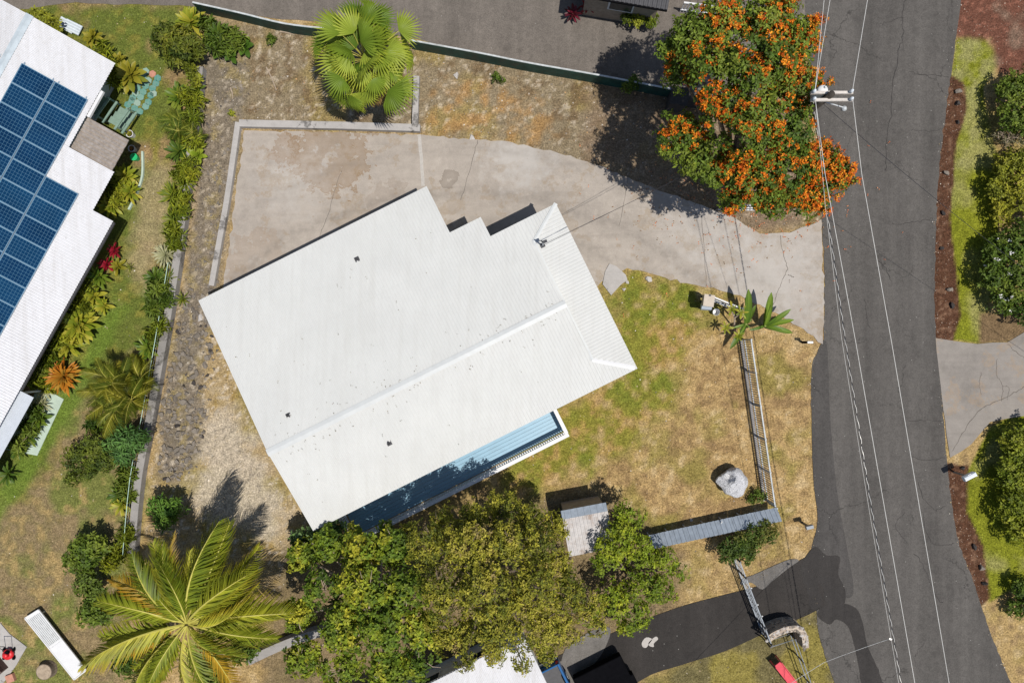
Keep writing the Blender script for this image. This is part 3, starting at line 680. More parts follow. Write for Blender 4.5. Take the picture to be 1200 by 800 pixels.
for b in (6.0, 8.5, 11.0):
    o = part('window', MB().box(N3(-19.74, b, 1.5), (0.06, 1.3, 1.0), TA), MT['white'], nh); part('pane', MB().box(N3(-19.74, b, 1.5), (0.075, 1.15, 0.85), TA), MT['glass'], o)
for a in (-28.5, -25.0):
    o = part('window', MB().box(N3(a, -1.71, 1.3), (1.3, 0.06, 1.0), TA), MT['white'], nh); part('pane', MB().box(N3(a, -1.71, 1.3), (1.15, 0.075, 0.85), TA), MT['glass'], o)
sd = part('side_door', MB().box(N3(-22.69, -0.3, 1.0), (0.07, 0.95, 1.95), TA), MT['sage'], nh)
part('handle', MB().box(N3(-22.63, -0.6, 1.0), (0.05, 0.04, 0.14), TA), MT['grey'], sd)
# weathered porch canopy: boards
can = part('porch_canopy', MB().box(N3(-20.43, 1.30, 2.335), (2.10, 1.74, 0.05), TA), MT['wood'], nh)
for k in range(10):
    b = 0.44 + 0.172 * (k + 0.5); zz = 2.39 + 0.012 * (k % 2) + 0.004 * (k % 3)
    part('plank', MB().box(N3(-20.43 + 0.02 * (k % 2), b, zz), (2.16, 0.152, 0.03), TA), MT['canopy'], can)
for a, b in ((-21.3, 0.6), (-21.3, 2.0)): part('post', MB().box(N3(a, b, 1.155), (0.09, 0.09, 2.31), TA), MT['sage'], can)
aw = sheet('awning', corrugated(-18.55, -17.72, lambda a: 12.72, lambda a: 19.0, lambda a, b: 2.12 - 0.12 * (a + 18.55), lambda a, b: NW_(a, b), 0.1, 0.012), MT['awning'], nh)
for b in (12.9, 15.5): part('post', MB().box(N3(-18.45, b, 1.04), (0.07, 0.07, 2.08), TA), MT['white'], aw)
structure('side_path', MB().prism([NW_(a, b) for a, b in ((-18.9, 12.9), (-17.55, 12.9), (-17.35, 15.9), (-18.9, 16.4))], -0.05, 0.03), MT['sagepale'])
# solar panels
slope = math.atan(0.098)
cellm = MB(); nxc, nyc = 10, 6; PL, PW = 1.555, 0.972
for i in range(nxc):
    for j in range(nyc):
        cw, ch = (PL - 0.07) / nxc, (PW - 0.07) / nyc
        cx = -PL / 2 + 0.035 + (i + 0.5) * cw; cy = -PW / 2 + 0.035 + (j + 0.5) * ch; e = 0.0045
        cellm.add([(cx - cw/2 + e, cy - ch/2 + e, 0.043), (cx + cw/2 - e, cy - ch/2 + e, 0.043), (cx + cw/2 - e, cy + ch/2 - e, 0.043), (cx - cw/2 + e, cy + ch/2 - e, 0.043)], [(0, 1, 2, 3)])
me_cell = cellm.mesh('cells'); me_back = MB().box((0, 0, 0.02), (PL - 0.03, PW - 0.03, 0.04)).mesh('backsheet')
fm = MB()
for sx in (-1, 1): fm.box((sx * (PL / 2 - 0.007), 0, 0.024), (0.014, PW, 0.05))
for sy in (-1, 1): fm.box((0, sy * (PW / 2 - 0.007), 0.0235), (PL - 0.028, 0.014, 0.05))
me_frame = fm.mesh('frame')
ORD = ['first', 'second', 'third', 'fourth', 'fifth', 'sixth', 'seventh', 'eighth', 'ninth']
COLN = ['ridge side', 'middle', 'gutter side']
for j, rows in ((0, range(0, 6)), (1, range(0, 9)), (2, range(4, 12))):
    for r in rows:
        a = -24.70 + 1.56 * j + PL / 2; b = -0.26 + 0.965 * r + PW / 2
        t = thing('solar_panel', f'{ORD[r - rows[0]]} dark blue solar panel from the lane end of the {COLN[j]} column', 'solar panel', N3(a, b, zN(b, a) + 0.055), f'solar panels of the {COLN[j]} column')
        t.rotation_mode = 'QUATERNION'
        xa = Vector((AX.x, AX.y, -0.098)).normalized(); za = xa.cross(Vector((BX.x, BX.y, 0)) * -1).normalized(); 
        if za.z < 0: za = -za
        ya = za.cross(xa); t.rotation_quaternion = Matrix((xa, ya, za)).transposed().to_quaternion()
        link('frame', me_frame, MT['alu'], t); bk = link('backsheet', me_back, MT['backsheet'], t); link('cells', me_cell, MT['cell'], bk)

for a in (-24.62, -23.28, -23.02, -21.72):
    part('mounting_rail', MB().bar(N3(a, -0.35, zN(0, a) + 0.035), N3(a, 8.6, zN(0, a) + 0.035), 0.04, 0.04), MT['alu'], nroof)
# green porch steps with handrails
po = thing('porch_steps', 'sage green porch steps with two handrails beside the brown canopy', 'steps', P(135, 142))
for k in range(3):
    part('step', MB().box(N3(-21.5, 0.02 - 0.30 * k, 0.36 - 0.12 * k), (0.8, 0.32, 0.14), TA), MT['sage'], po)
for a in (-22.05, -21.0):
    for da in (0.0, 0.22):
        part('handrail', MB().bar(N3(a + da, 0.35, 1.1 - da * 1.2), N3(a + da, -0.85, 0.9 - da * 1.2), 0.10, 0.06), MT['sage'], po)
    for b in (0.2, -0.8): part('baluster', MB().box(N3(a, b, 0.55), (0.08, 0.08, 1.05), TA), MT['sage'], po)

# ================================================================== lower house, dark roofs at the frame's edges
def uv(p): return p.dot(UX), p.dot(VX)
lh = thing('lower_house', 'white corrugated roofed house showing through the big leafy tree', 'house', H3(-11.5, 15.2, 0))
def lower_roof():
    # corner seen at (640,798); the edges run parallel to the white house
    p = P(640, 797, 2.7); u1, _ = uv(Vector(p[:2])); p2 = P(520, 785, 2.7); _, v0 = uv(Vector(P(600, 752, 2.7)[:2]))
    return u1, v0
LU, LV = lower_roof()
lr = sheet('roof', corrugated(LU - 9, LU, lambda u: LV, lambda u: LV + 6, lambda u, v: 2.7 + 0.06 * (v - LV), HW, 0.15, 0.016), MT['nroof'], lh)
part('gutter', MB().bar(H3(LU - 9, LV + 0.02, 2.62), H3(LU, LV + 0.02, 2.62), 0.08, 0.08), MT['white'], lr)
part('wall', MB().prism([HW(u, v) for u, v in ((LU - 8.6, LV + 0.4), (LU - 0.4, LV + 0.4), (LU - 0.4, LV + 5.6), (LU - 8.6, LV + 5.6))], 0, 2.58), MT['wallpaint'], lh)
for du in (2.2, 5.2):
    o = part('window', MB().box(H3(LU - du, LV + 0.39, 1.5), (1.3, 0.06, 1.0), TH), MT['white'], lh); part('pane', MB().box(H3(LU - du, LV + 0.39, 1.5), (1.15, 0.075, 0.85), TH), MT['glass'], o)

# black tarp covered trailer
c0 = Vector(P(727, 768, 0.9)[:2]); cu, cv = uv(c0)
cp = thing('tarp_covered_trailer', 'flat trailer under a black tarp beside the dark asphalt driveway', 'trailer', H3(cu - 1.2, cv + 1.5, 0))
tp_ = part('tarp', MB().prism([HW(u, v) for u, v in ((cu - 2.5, cv), (cu, cv), (cu, cv + 1.05), (cu + 0.14, cv + 1.05), (cu + 0.14, cv + 3.0), (cu - 2.5, cv + 3.0))], 0.42, 0.90), MT['tarp'], cp)
tp_.modifiers.new("bevel", 'BEVEL').width = 0.03
part('frame', MB().box(H3(cu - 1.2, cv + 1.5, 0.38), (2.3, 2.8, 0.08), TH), MT['dark'], cp)
for du in (-2.3, -0.1):
    w = part('wheel', MB().tube([H3(cu + du - 0.09, cv + 1.5, 0.3), H3(cu + du + 0.09, cv + 1.5, 0.3)], 0.3, 14), MT['black'], cp); part('rim', MB().tube([H3(cu + du - 0.1, cv + 1.5, 0.3), H3(cu + du + 0.1, cv + 1.5, 0.3)], 0.15, 10), MT['grey'], w)

# blue pickup
e = Vector(P(655, 777, 0.95)[:2]); pu, pv = uv(e)
pk = thing('pickup_truck', 'blue pickup truck with empty open bed parked beside the white lower roof', 'truck', H3(pu - 0.9, pv + 2.4, 0))
W_, L_ = 1.80, 5.0
def T3(du, dv, z): return H3(pu - du, pv + dv, z)
def tbox(name, du0, du1, dv0, dv1, z0, z1, mat, par=pk, bev=0.0):
    o = part(name, MB().prism([HW(pu - a, pv + b) for a, b in ((du0, dv0), (du1, dv0), (du1, dv1), (du0, dv1))], z0, z1), MT[mat], par)
    if bev: md = o.modifiers.new("bevel", 'BEVEL'); md.width = bev; md.segments = 2
    return o
bed = tbox('bed', 0.12, W_ - 0.12, 0.10, 1.95, 0.42, 0.56, 'dark')
tbox('bed_side', 0, 0.11, 0, 2.0, 0.40, 0.96, 'blue', bev=0.02); tbox('bed_side', W_ - 0.11, W_, 0, 2.0, 0.40, 0.96, 'blue', bev=0.02)
tg = tbox('tailgate', 0.115, W_ - 0.115, 0, 0.08, 0.45, 0.95, 'blue', bev=0.02); part('handle', MB().box(T3(W_ / 2, -0.015, 0.8), (0.2, 0.03, 0.06), TH), MT['dark'], tg)
tbox('bumper', 0.05, W_ - 0.05, -0.14, -0.03, 0.38, 0.52, 'grey', bev=0.02)
cab = tbox('cab', 0.05, W_ - 0.05, 2.02, 3.6, 0.40, 1.05, 'blue', bev=0.04); tbox('roof', 0.2, W_ - 0.2, 2.15, 3.15, 1.05, 1.58, 'blue', cab, 0.12)
tbox('rear_window', 0.3, W_ - 0.3, 2.13, 2.16, 1.12, 1.45, 'glass', cab); tbox('windscreen', 0.3, W_ - 0.3, 3.12, 3.18, 1.12, 1.45, 'glass', cab)
tbox('hood', 0.05, W_ - 0.05, 3.62, 4.85, 0.40, 0.95, 'blue', bev=0.06)
for du in (0.1, W_ - 0.1):
    for dv in (0.95, 4.0):
        w = part('wheel', MB().tube([T3(du - 0.11, dv, 0.34), T3(du + 0.11, dv, 0.34)], 0.34, 16), MT['black'], pk)
        part('rim', MB().tube([T3(du - 0.12, dv, 0.34), T3(du + 0.12, dv, 0.34)], 0.19, 12), MT['grey'], w)
    tbox('tail_light', du - 0.06, du + 0.06, -0.02, 0.0, 0.6, 0.85, 'red')

# upper neighbour: dark roof and white railing at the top edge
uh = thing('dark_roofed_house', 'dark grey corrugated roof house across the upper lane', 'house', P(745, -25))
p0 = P(782, 12, 2.6); dirx = Vector((0.985, -0.17)); diry = Vector((0.17, 0.985))
def UW(a, b): return Vector(p0[:2]) + dirx * a + diry * b
ur = sheet('roof', corrugated(-4.0, 0.0, lambda u: 0.0, lambda u: 5.0, lambda u, v: 2.6 + 0.1 * v, UW, 0.2, 0.03), MT['dark'], uh)
part('wall', MB().prism([UW(a, b) for a, b in ((-3.7, 0.4), (-0.3, 0.4), (-0.3, 4.6), (-3.7, 4.6))], 0, 2.6), MT['wood'], uh)
q = Vector((*UW(-2.0, 0.39), 1.5)); o = part('window', MB().box(q, (1.2, 0.06, 0.9), R(-9.8)), MT['white'], uh); part('pane', MB().box(q, (1.05, 0.075, 0.75), R(-9.8)), MT['glass'], o)
part('gutter', MB().bar(Vector((*UW(-4.0, -0.02), 2.56)), Vector((*UW(0, -0.02), 2.56)), 0.08, 0.08), MT['black'], ur)
wr = thing('white_railing', 'white slatted railing beside the orange flowering tree and dark roof', 'railing', P(815, 15))
for h, y in ((0.9, 0), (0.25, 0)):
    part('rail', MB().bar(P(796, 14, 0) + Vector((0, 0, h)), P(850, 21, 0) + Vector((0, 0, h)), 0.08, 0.06), MT['white'], wr)
for k in range(16):
    a = P(797 + 3.5 * k, 14.1 + 0.45 * k, 0); part('slat', MB().box(a + Vector((0, 0, 0.46)), (0.05, 0.04, 0.92), R(-7)), MT['white'], wr)

# ================================================================== shed
sh = thing('garden_shed', 'small shed with rusty corrugated metal roof under the leafy tree', 'shed', P(682, 622))
s0 = Vector(P(659, 608, 2.1)[:2]); s1 = Vector(P(712, 598, 2.1)[:2]); sx = (s1 - s0).normalized(); sy = Vector((sx.y, -sx.x)); SA = math.atan2(sx.y, sx.x)
def SW(a, b): return s0 + sx * a + sy * b
SL = (s1 - s0).length
sr = sheet('roof', corrugated(0, SL, lambda u: 0.0, lambda u: 1.78, lambda u, v: 2.15 - 0.10 * v, SW, 0.17, 0.018), MT['rust'], sh)
sheet('roof_sheet', corrugated(0, SL, lambda u: -0.36, lambda u: 0.0, lambda u, v: 2.16 + 0.45 * v, SW, 0.3, 0.012), MT['galv'], sr)
part('wall', MB().prism([SW(a, b) for a, b in ((0.12, -0.25), (SL - 0.12, -0.25), (SL - 0.12, 1.62), (0.12, 1.62))], 0, 1.93), MT['wood'], sh)
part('door', MB().box(Vector((*SW(SL / 2, 1.64), 0.9)), (0.75, 0.05, 1.75), SA), MT['tan'], sh)

# ================================================================== walls, kerbs and fences
def wall_line(pix, w, z0, z1, n=4):
    pts = [Vector((*P(q[0], q[1])[:2], 0)) for q in smooth_line(pix, n)]
    L = []; Rr = []
    for i, p in enumerate(pts):
        d = (pts[min(i + 1, len(pts) - 1)] - pts[max(i - 1, 0)]).normalized(); nn = Vector((-d.y, d.x, 0)) * w / 2
        L.append(p + nn); Rr.append(p - nn)
    mb = MB(); k = len(pts); vs = []
    for p in L + Rr: vs.append((p.x, p.y, z0))
    for p in L + Rr: vs.append((p.x, p.y, z1))
    fs = []
    for i in range(k - 1):
        fs += [(2*k+i, 3*k+i, 3*k+i+1, 2*k+i+1), (i, i+1, 2*k+i+1, 2*k+i), (k+i, 3*k+i, 3*k+i+1, k+i+1)[::1]]
    fs += [(0, 2*k, 3*k, k), (k-1, 2*k-1, 4*k-1, 3*k-1)]
    return mb.add(vs, fs)
def painted_wall(pix, label):
    t = thing('painted_wall', label, 'wall', P(*pix[len(pix) // 2]))
    part('panel', wall_line(pix, 0.10, 0.0, 0.92), MT['greenwall'], t); part('coping', wall_line(pix, 0.075, 0.923, 0.95), MT['capwhite'], t)
painted_wall([(236,14),(290,26),(340,38),(388,44)], 'dark green painted wall with pale coping left of the fan palm')
painted_wall([(484,57),(560,71),(620,83),(700,97),(783,113)], 'dark green painted wall with pale coping between fan palm and orange tree')
gpost = thing('gate_pillar', 'dark square lava stone pillar at the end of the green wall', 'pillar', P(790, 122))
part('shaft', MB().box(P(790, 122) + Vector((0, 0, 0.52)), (0.78, 0.78, 1.04), R(-8)), MT['lavadark'], gpost); part('cap', MB().box(P(790, 122) + Vector((0, 0, 1.075)), (0.86, 0.86, 0.07), R(-8)), MT['lavadark'], gpost)
single('low_lane_wall', wall_line([(800,122),(830,126),(865,124)], 0.22, 0.0, 0.9), MT['lavadark'], 'low dark wall running from the stone pillar under the orange tree', 'wall', P(830, 125))
kb = single('planter_kerb', wall_line([(489,92),(487,156)], 0.28, 0.0, 0.32, 1), MT['kerb'], 'pale concrete kerb running up beside the fan palm', 'kerb', P(488, 124))
single('driveway_kerb', wall_line([(493,152),(400,149),(283,146.5)], 0.34, 0.0, 0.30, 1), MT['kerb'], 'weathered concrete kerb along the top edge of the driveway pad', 'kerb', P(390, 149))
single('side_kerb', wall_line([(281,145),(276,180),(268,235),(258,290),(250,335)], 0.26, 0.0, 0.24, 3), MT['kerb'], 'narrow concrete kerb between driveway pad and lava rocks', 'kerb', P(266, 240))
BW = [(238,82),(233,140),(223,215),(211,310),(196,400),(180,490),(167,560),(159,645)]
single('boundary_wall', wall_line(BW, 0.36, 0.0, 0.42, 5), MT['wallc'], 'long low grey concrete boundary wall along the neighbour\'s hedge', 'wall', P(200, 380))
# thin green fence on the neighbour's side of the wall
nf = thing('wire_fence', 'thin pale green pipe and wire fence beside the low boundary wall', 'fence', P(190, 400))
fl = [(x - 5.5, y) for x, y in BW[3:]]
fpts = [P(*q) for q in smooth_line(fl, 4)]
part('top_rail', MB().tube([p + Vector((0, 0, 0.72)) for p in fpts], 0.016, 6), plain('pale_green_pipe', (0.36, 0.50, 0.42), 0.5), nf)
for h in (0.3, 0.5): part('wire', MB().tube([p + Vector((0, 0, h)) for p in fpts], 0.004, 4), MT['grey'], nf)
post_me = MB().tube([(0, 0, 0), (0, 0, 0.73)], 0.018, 6).mesh('post')
for p in fpts[::2]: link('post', post_me, MT['sage'], nf, p - Vector(nf.location))
# lower left boundary wall beneath the trees
single('lower_wall', wall_line([(296,768),(330,752),(368,738),(410,728)], 0.4, 0.0, 0.6, 3), MT['wallc'], 'short grey concrete wall between coconut palm and leafy tree', 'wall', P(345, 746))

# white picket fence along the street side
fe = thing('picket_fence', 'long white picket fence between the dry yard and the roadside verge', 'fence', P(883, 495))
f0_, f1_ = P(871, 398), P(898, 586); fd = (f1_ - f0_); FA = math.atan2(fd.y, fd.x); FLn = fd.length
for h, w in ((0.18, 0.05), (1.10, 0.06)): part('rail', MB().bar(f0_ + Vector((0, 0, h)), f1_ + Vector((0, 0, h)), w, 0.05), MT['capwhite'], fe)
pk_me = MB().box((0, 0, 0.55), (0.03, 0.025, 1.04)).mesh('picket')
k = 0.0
while k < FLn:
    p = f0_ + fd * (k / FLn); o = link('picket', pk_me, MT['steel'], fe, p + Vector((0, 0, 0.02)) - Vector(fe.location)); o.rotation_euler = (0, 0, FA); k += 0.115
fp_me = MB().box((0, 0, 0.58), (0.07, 0.07, 1.16)).mesh('post')
for t in np.linspace(0, 1, 6):
    o = link('post', fp_me, MT['capwhite'], fe, f0_ + fd * t - Vector(fe.location)); o.rotation_euler = (0, 0, FA)
single('fence_footing', wall_line([(868,398),(895,586)], 0.12, 0.0, 0.14, 1), MT['kerb'], 'low concrete footing under the white picket fence', 'footing', P(882, 492))

# corrugated metal fence: sheets leaning in line, each its own
cf = thing('corrugated_fence', 'grey corrugated metal sheet fence leaning outward below the dry yard', 'fence', P(830, 610))
c0_, c1_ = P(757, 622), P(904, 590); cd = c1_ - c0_; CA = math.atan2(cd.y, cd.x); CL = cd.length; ns = 28
shm = MB(); w = CL / ns
prof = [(0, 0), (0.3, 0.0), (0.4, 0.028), (0.85, 0.028), (0.95, 0.0), (1.0, 0.0)]
vs = []; fs = []
for i, (a, b) in enumerate(prof): vs += [(a * w, -0.02, 0.62 + b), (a * w, -0.60, 0.98 + b)]
for i in range(len(prof) - 1): fs.append((2*i, 2*i+2, 2*i+3, 2*i+1))
shm.add(vs, fs); sh_me = shm.mesh('sheet')
for i in range(ns):
    p = c0_ + cd * (i / ns); o = link('sheet', sh_me, MT['galv'], cf, p - Vector(cf.location) + Vector((0, 0, random.uniform(-0.015, 0.015)))); o.rotation_euler = (0, 0, CA)
    md = o.modifiers.new("thickness", 'SOLIDIFY'); md.thickness = 0.006
for i in range(0, ns + 1, 4):
    
    for oy, hh in ((-0.08, 0.63), (-0.55, 0.92)):
        p = c0_ + cd * (i / ns) + Vector((0.05, oy, 0)); part('post', MB().tube([p, p + Vector((0, 0, hh))], 0.035, 6), MT['capwhite'], cf)
part('brace', MB().tube([P(841, 622, 0.02), P(846, 611, 0.85)], 0.035, 6), MT['white'], cf)

# white gate rails by the driveway, left and right of the entrance
def rail_gate(name, label, a, b, hs, cat, lean=0):
    t = thing(name, label, cat, (a + b) / 2)
    for h in hs: part('rail', MB().bar(a + Vector((0, 0, h)), b + Vector((0, 0, h)), 0.06, 0.06), MT['white'], t)
    k = max(2, int((b - a).length / 0.16))
    for i in range(k + 1):
        p = a + (b - a) * (i / k); part('bar', MB().box(p + Vector((0, 0, (hs[0] + hs[-1]) / 2)), (0.025, 0.025, abs(hs[-1] - hs[0])), 0), MT['capwhite'], t)
    for p in (a, b): part('post', MB().box(p + Vector((0, 0, 0.66)), (0.09, 0.09, 1.32)), MT['dark'], t)
rail_gate('driveway_gate', 'white barred driveway gate standing open beside the banana plants', P(823, 348), P(860, 363), (0.15, 0.65, 1.2), 'gate')
rail_gate('white_gate', 'white barred gate panel under the orange flowering tree', P(838, 246), P(893, 247), (0.15, 0.65, 1.2), 'gate')
# big steel gate, bottom right
sg = thing('steel_gate', 'long grey steel bar gate across the dark lower driveway', 'gate', P(880, 700))
g0, g1 = P(857, 648), P(893, 742)
for h, w in ((0.15, 0.06), (0.5, 0.03), (0.85, 0.03), (1.2, 0.055)): part('rail', MB().bar(g0 + Vector((0, 0, h)), g1 + Vector((0, 0, h)), w, 0.05), MT['steel'], sg)
k = 9
for i in range(k + 1):
    p = g0 + (g1 - g0) * (i / k); part('bar', MB().box(p + Vector((0, 0, 0.7)), (0.014, 0.014, 1.1)), MT['dark'], sg)
for t in (0.0, 0.2, 0.8, 1.0):
    p = g0 + (g1 - g0) * t; part('post', MB().tube([p, p + Vector((0, 0, 1.36))], 0.045, 8), MT['dark'], sg)
for t in (0.36, 0.56, 0.70): p = g0 + (g1 - g0) * t + Vector((0.1, 0.03, 0.9)); part('reflector', MB().tube([p, p + Vector((0.05, 0.02, 0))], 0.035, 10), MT['white'], sg)
# stone gate wall: curved dry-laid stones
sw = thing('stone_gate_wall', 'curved mortared stone wall beside the grey steel gate', 'wall', P(916, 730))
arc = [(891,737),(900,731),(914,726),(926,726),(932,735),(933,747)]
part('core', wall_line(arc, 0.30, 0.0, 1.10, 3), MT['masonry'], sw)
STONES = []
for k in range(8):
    bm = bmesh.new(); rr = np.random.default_rng(100 + k)
    for q in rr.normal(size=(16, 3)):
        q = q / np.linalg.norm(q); bm.verts.new((q[0] * rr.uniform(0.8, 1.1), q[1] * rr.uniform(0.7, 1.0), q[2] * rr.uniform(0.7, 0.9)))
    r_ = bmesh.ops.convex_hull(bm, input=bm.verts[:]); bmesh.ops.delete(bm, geom=[v for v in bm.verts if not v.link_faces], context='VERTS')
    me = bpy.data.meshes.new('stone'); bm.to_mesh(me); bm.free(); STONES.append(me)
SM = {}
def stone_mesh(k, mat):
    key = (k, mat)
    if key not in SM: me = STONES[k].copy(); me.materials.append(MT[mat]); SM[key] = me
    return SM[key]
def stone(name, p, s, mat, parent=None, flat=0.7):
    o = bpy.data.objects.new(name, stone_mesh(random.randrange(8), mat)); C.objects.link(o)
    if parent is not None: o.parent = parent; p = Vector(p) - wloc(parent)
    o.location = p; o.scale = (s, s * random.uniform(0.75, 1.0), s * flat); o.rotation_euler = (random.uniform(-0.2, 0.2), random.uniform(-0.2, 0.2), random.uniform(0, 6.3)); return o
for q in smooth_line(arc, 5):
    for off in (-0.1, 0.1):
        p = P(*q) + Vector((random.uniform(-0.04, 0.04) + off * 0.6, off, 1.08)); stone('stone', p, random.uniform(0.07, 0.12), 'lava' if random.random() < 0.5 else 'paler', sw, 0.5)
    p = P(*q) + Vector((0, 0.12, random.uniform(0.2, 0.9))); stone('stone', p, random.uniform(0.08, 0.13), 'lava', sw)
# pipe fence from the stone wall
pf = thing('pipe_fence', 'low grey pipe fence running down from the curved stone wall', 'fence', P(935, 765))
pl = [P(893, 746), P(921, 737), P(940, 790), P(952, 830)]
for h in (0.5, 1.1): part('rail', MB().tube([p + Vector((0, 0, h)) for p in pl], 0.022, 6), MT['steel'], pf)
for p in (pl[0], pl[1], (pl[1] + pl[2]) / 2, pl[2], pl[3]): part('post', MB().tube([p, p + Vector((0, 0, 1.15))], 0.035, 6), MT['dark'], pf)

# lava rock bank
bank = thing('lava_rock_bank', 'jumbled bank of grey lava rocks between boundary wall and white house', 'rock bank', P(212, 460))
bpoly = gp([(222,330),(252,350),(250,430),(238,520),(222,565),(184,562),(190,480),(206,400)]); cnt = 0
xs = [p[0] for p in bpoly]; ys = [p[1] for p in bpoly]
while cnt < 262:
    x, y = random.uniform(min(xs), max(xs)), random.uniform(min(ys), max(ys))
    if sdist(np.array([x]), np.array([y]), bpoly)[0] < 0: continue
    s = 0.07 + 0.13 * random.random() ** 1.5; stone('stone', (x, y, s * 0.15 + random.uniform(0, 0.05)), s, 'lava' if random.random() < 0.9 else 'lavadark', bank, 0.6); cnt += 1
for x in np.linspace(0, 1, 36):
    q = P(258 - 10 * x + random.uniform(-14, 10), 170 + 170 * x); s = random.uniform(0.06, 0.15); stone('stone', q + Vector((0, 0, s * 0.1)), s, 'lava', bank, 0.55)
# single rocks in the mulch strip
for i, (x, y, s) in enumerate([(1122,108,9),(1121,122,8),(1121,144,7),(1108,203,8),(1104,250,7),(1103,292,7),(1112,339,8),(1115,358,8),(1141,640,8),(1149,664,9),(1153,683,8),(1127,548,7)]):
    nth = ['first', 'second', 'third', 'fourth', 'fifth', 'sixth', 'seventh', 'eighth']
    lb = f'{nth[i]} dark lava rock in the mulch strip counting from the red cinder bed' if i < 8 else (f'{nth[i - 7]} dark lava rock in the mulch strip counting from the mailbox' if i < 11 else 'dark lava rock in the mulch right at the mailbox post')
    o = stone('mulch_rock', P(x, y) + Vector((0, 0, s * 0.010)), s / 24 * 0.5, 'lavadark' if i % 3 else 'lava', None, 0.8)
    tag(o, lb, 'rock', 'lava rocks in the roadside mulch')

# ================================================================== vegetation
def nrm(a): return a / (np.linalg.norm(a, axis=-1, keepdims=True) + 1e-9)
def tuft_leaves(Cn, N, k, L, W, alpha, col, rs, jit=0.25, bend=0.25):
    """k leaves radiating from each tuft centre Cn with axis N; returns V,F,col"""
    n = len(Cn); N = nrm(N)
    ref = np.where(np.abs(N[:, 2:3]) < 0.9, np.array([[0, 0, 1.0]]), np.array([[1.0, 0, 0]])); T = nrm(np.cross(N, ref)); B = np.cross(N, T)
    ph = rs.uniform(0, 2 * np.pi, (n, 1)) + np.arange(k)[None] * (2 * np.pi / k) + rs.normal(0, jit, (n, k))
    al = alpha + rs.normal(0, 0.28, (n, k))
    tang = T[:, None] * np.cos(ph)[..., None] + B[:, None] * np.sin(ph)[..., None]
    d = tang * np.cos(al)[..., None] + N[:, None] * np.sin(al)[..., None]
    up = N[:, None] * np.cos(al)[..., None] - tang * np.sin(al)[..., None]
    side = np.cross(d, up)
    l = (L * rs.uniform(0.65, 1.2, (n, k)))[..., None]; w = l * (W / L) * rs.uniform(0.8, 1.2, (n, k))[..., None]
    base = Cn[:, None] + d * l * 0.08 + rs.normal(0, 0.02, (n, k, 3))
    mid = base + d * l * 0.5 + up * l * 0.03; tip = base + d * l - up * l * bend
    lf = mid + side * w * 0.5 + up * w * 0.12; rt = mid - side * w * 0.5 + up * w * 0.12
    V = np.stack([base, lf, tip, rt], 2).reshape(-1, 3); m = n * k
    i = np.arange(m)[:, None] * 4; F = np.concatenate([i + np.array([[0, 2, 1]]), i + np.array([[0, 3, 2]])], 1).reshape(-1, 3)
    cc = np.repeat(col[:, None], k, 1) * rs.uniform(0.5, 1.5, (n, k, 1)); cc = np.repeat(cc.reshape(-1, 3), 4, 0)
    return V, F, cc

def crown_tufts(clumps, dens, rs, low=-0.25, shell=0.5):
    """clumps: (x,y,z,rx,ry,rz); returns tuft centres, outward normals, clump ids"""
    Cs = []; Ns = []; Id = []
    for ci, (x, y, z, rx, ry, rz) in enumerate(clumps):
        n = int(dens * (rx * ry * 4.2 + rz * (rx + ry) * 1.3)) + 4
        d = nrm(rs.normal(size=(int(n * 2.2), 3))); d = d[d[:, 2] > low][:n]
        lump = 0.66 + 0.66 * vnoise(d[:, 0] * 3.6 + ci * 7.3, d[:, 1] * 3.6 + d[:, 2] * 2.1 + ci, 5)
        r = (1 - shell * rs.uniform(0, 1, len(d)) ** 1.7) * lump
        Cs.append(np.array([x, y, z]) + d * r[:, None] * np.array([rx, ry, rz])); Ns.append(d / np.array([rx, ry, rz]) * max(rx, ry, rz)); Id.append(np.full(len(d), ci))
    return np.concatenate(Cs), nrm(np.concatenate(Ns)), np.concatenate(Id)

def foliage(clumps, dens, k, L, W, pal, seed, alpha=0.35, low=-0.25, shell=0.5, upb=0.6, bend=0.25, hue=0.5, gap=0.0, gfreq=1.5):
    rs = np.random.default_rng(seed); Cn, N, Id = crown_tufts(clumps, dens, rs, low, shell)
    nz = fbm(Cn[:, 0] * gfreq + seed, Cn[:, 1] * gfreq + Cn[:, 2] * gfreq * 0.8, seed, 3)
    if gap > 0:
        kp = nz > gap - 0.06 * rs.uniform(0, 1, len(nz)); Cn, N, Id, nz = Cn[kp], N[kp], Id[kp], nz[kp]
    Nn = nrm(N + np.array([0.1, -0.05, upb]) + rs.normal(0, 0.3, N.shape))
    pal = np.array(pal); t = np.clip(0.35 * rs.uniform(0, 1, len(Cn)) + 0.3 * rs.uniform(0, 1, len(clumps))[Id] + 1.5 * (nz - 0.42), 0, 0.999) * (len(pal) - 1)
    i = t.astype(int); f = (t - i)[:, None]; col = pal[i] * (1 - f) + pal[np.minimum(i + 1, len(pal) - 1)] * f
    V, F, cc = tuft_leaves(Cn, Nn, k, L, W, alpha, col, rs, bend=bend)
    return V, F, cc, Cn, N

def limb(mb, a, b, r0, r1, rs, n=4, wob=0.12, up=0.3):
    a = np.array(a); b = np.array(b); pts = []
    for i in range(n + 1):
        t = i / n; p = a + (b - a) * t; p[2] += up * math.sin(math.pi * t) * 0.5
        if 0 < i < n: p = p + rs.normal(0, wob, 3)
        pts.append(Vector(p))
    mb.tube(pts, list(np.linspace(r0, r1, n + 1)), 6); return pts

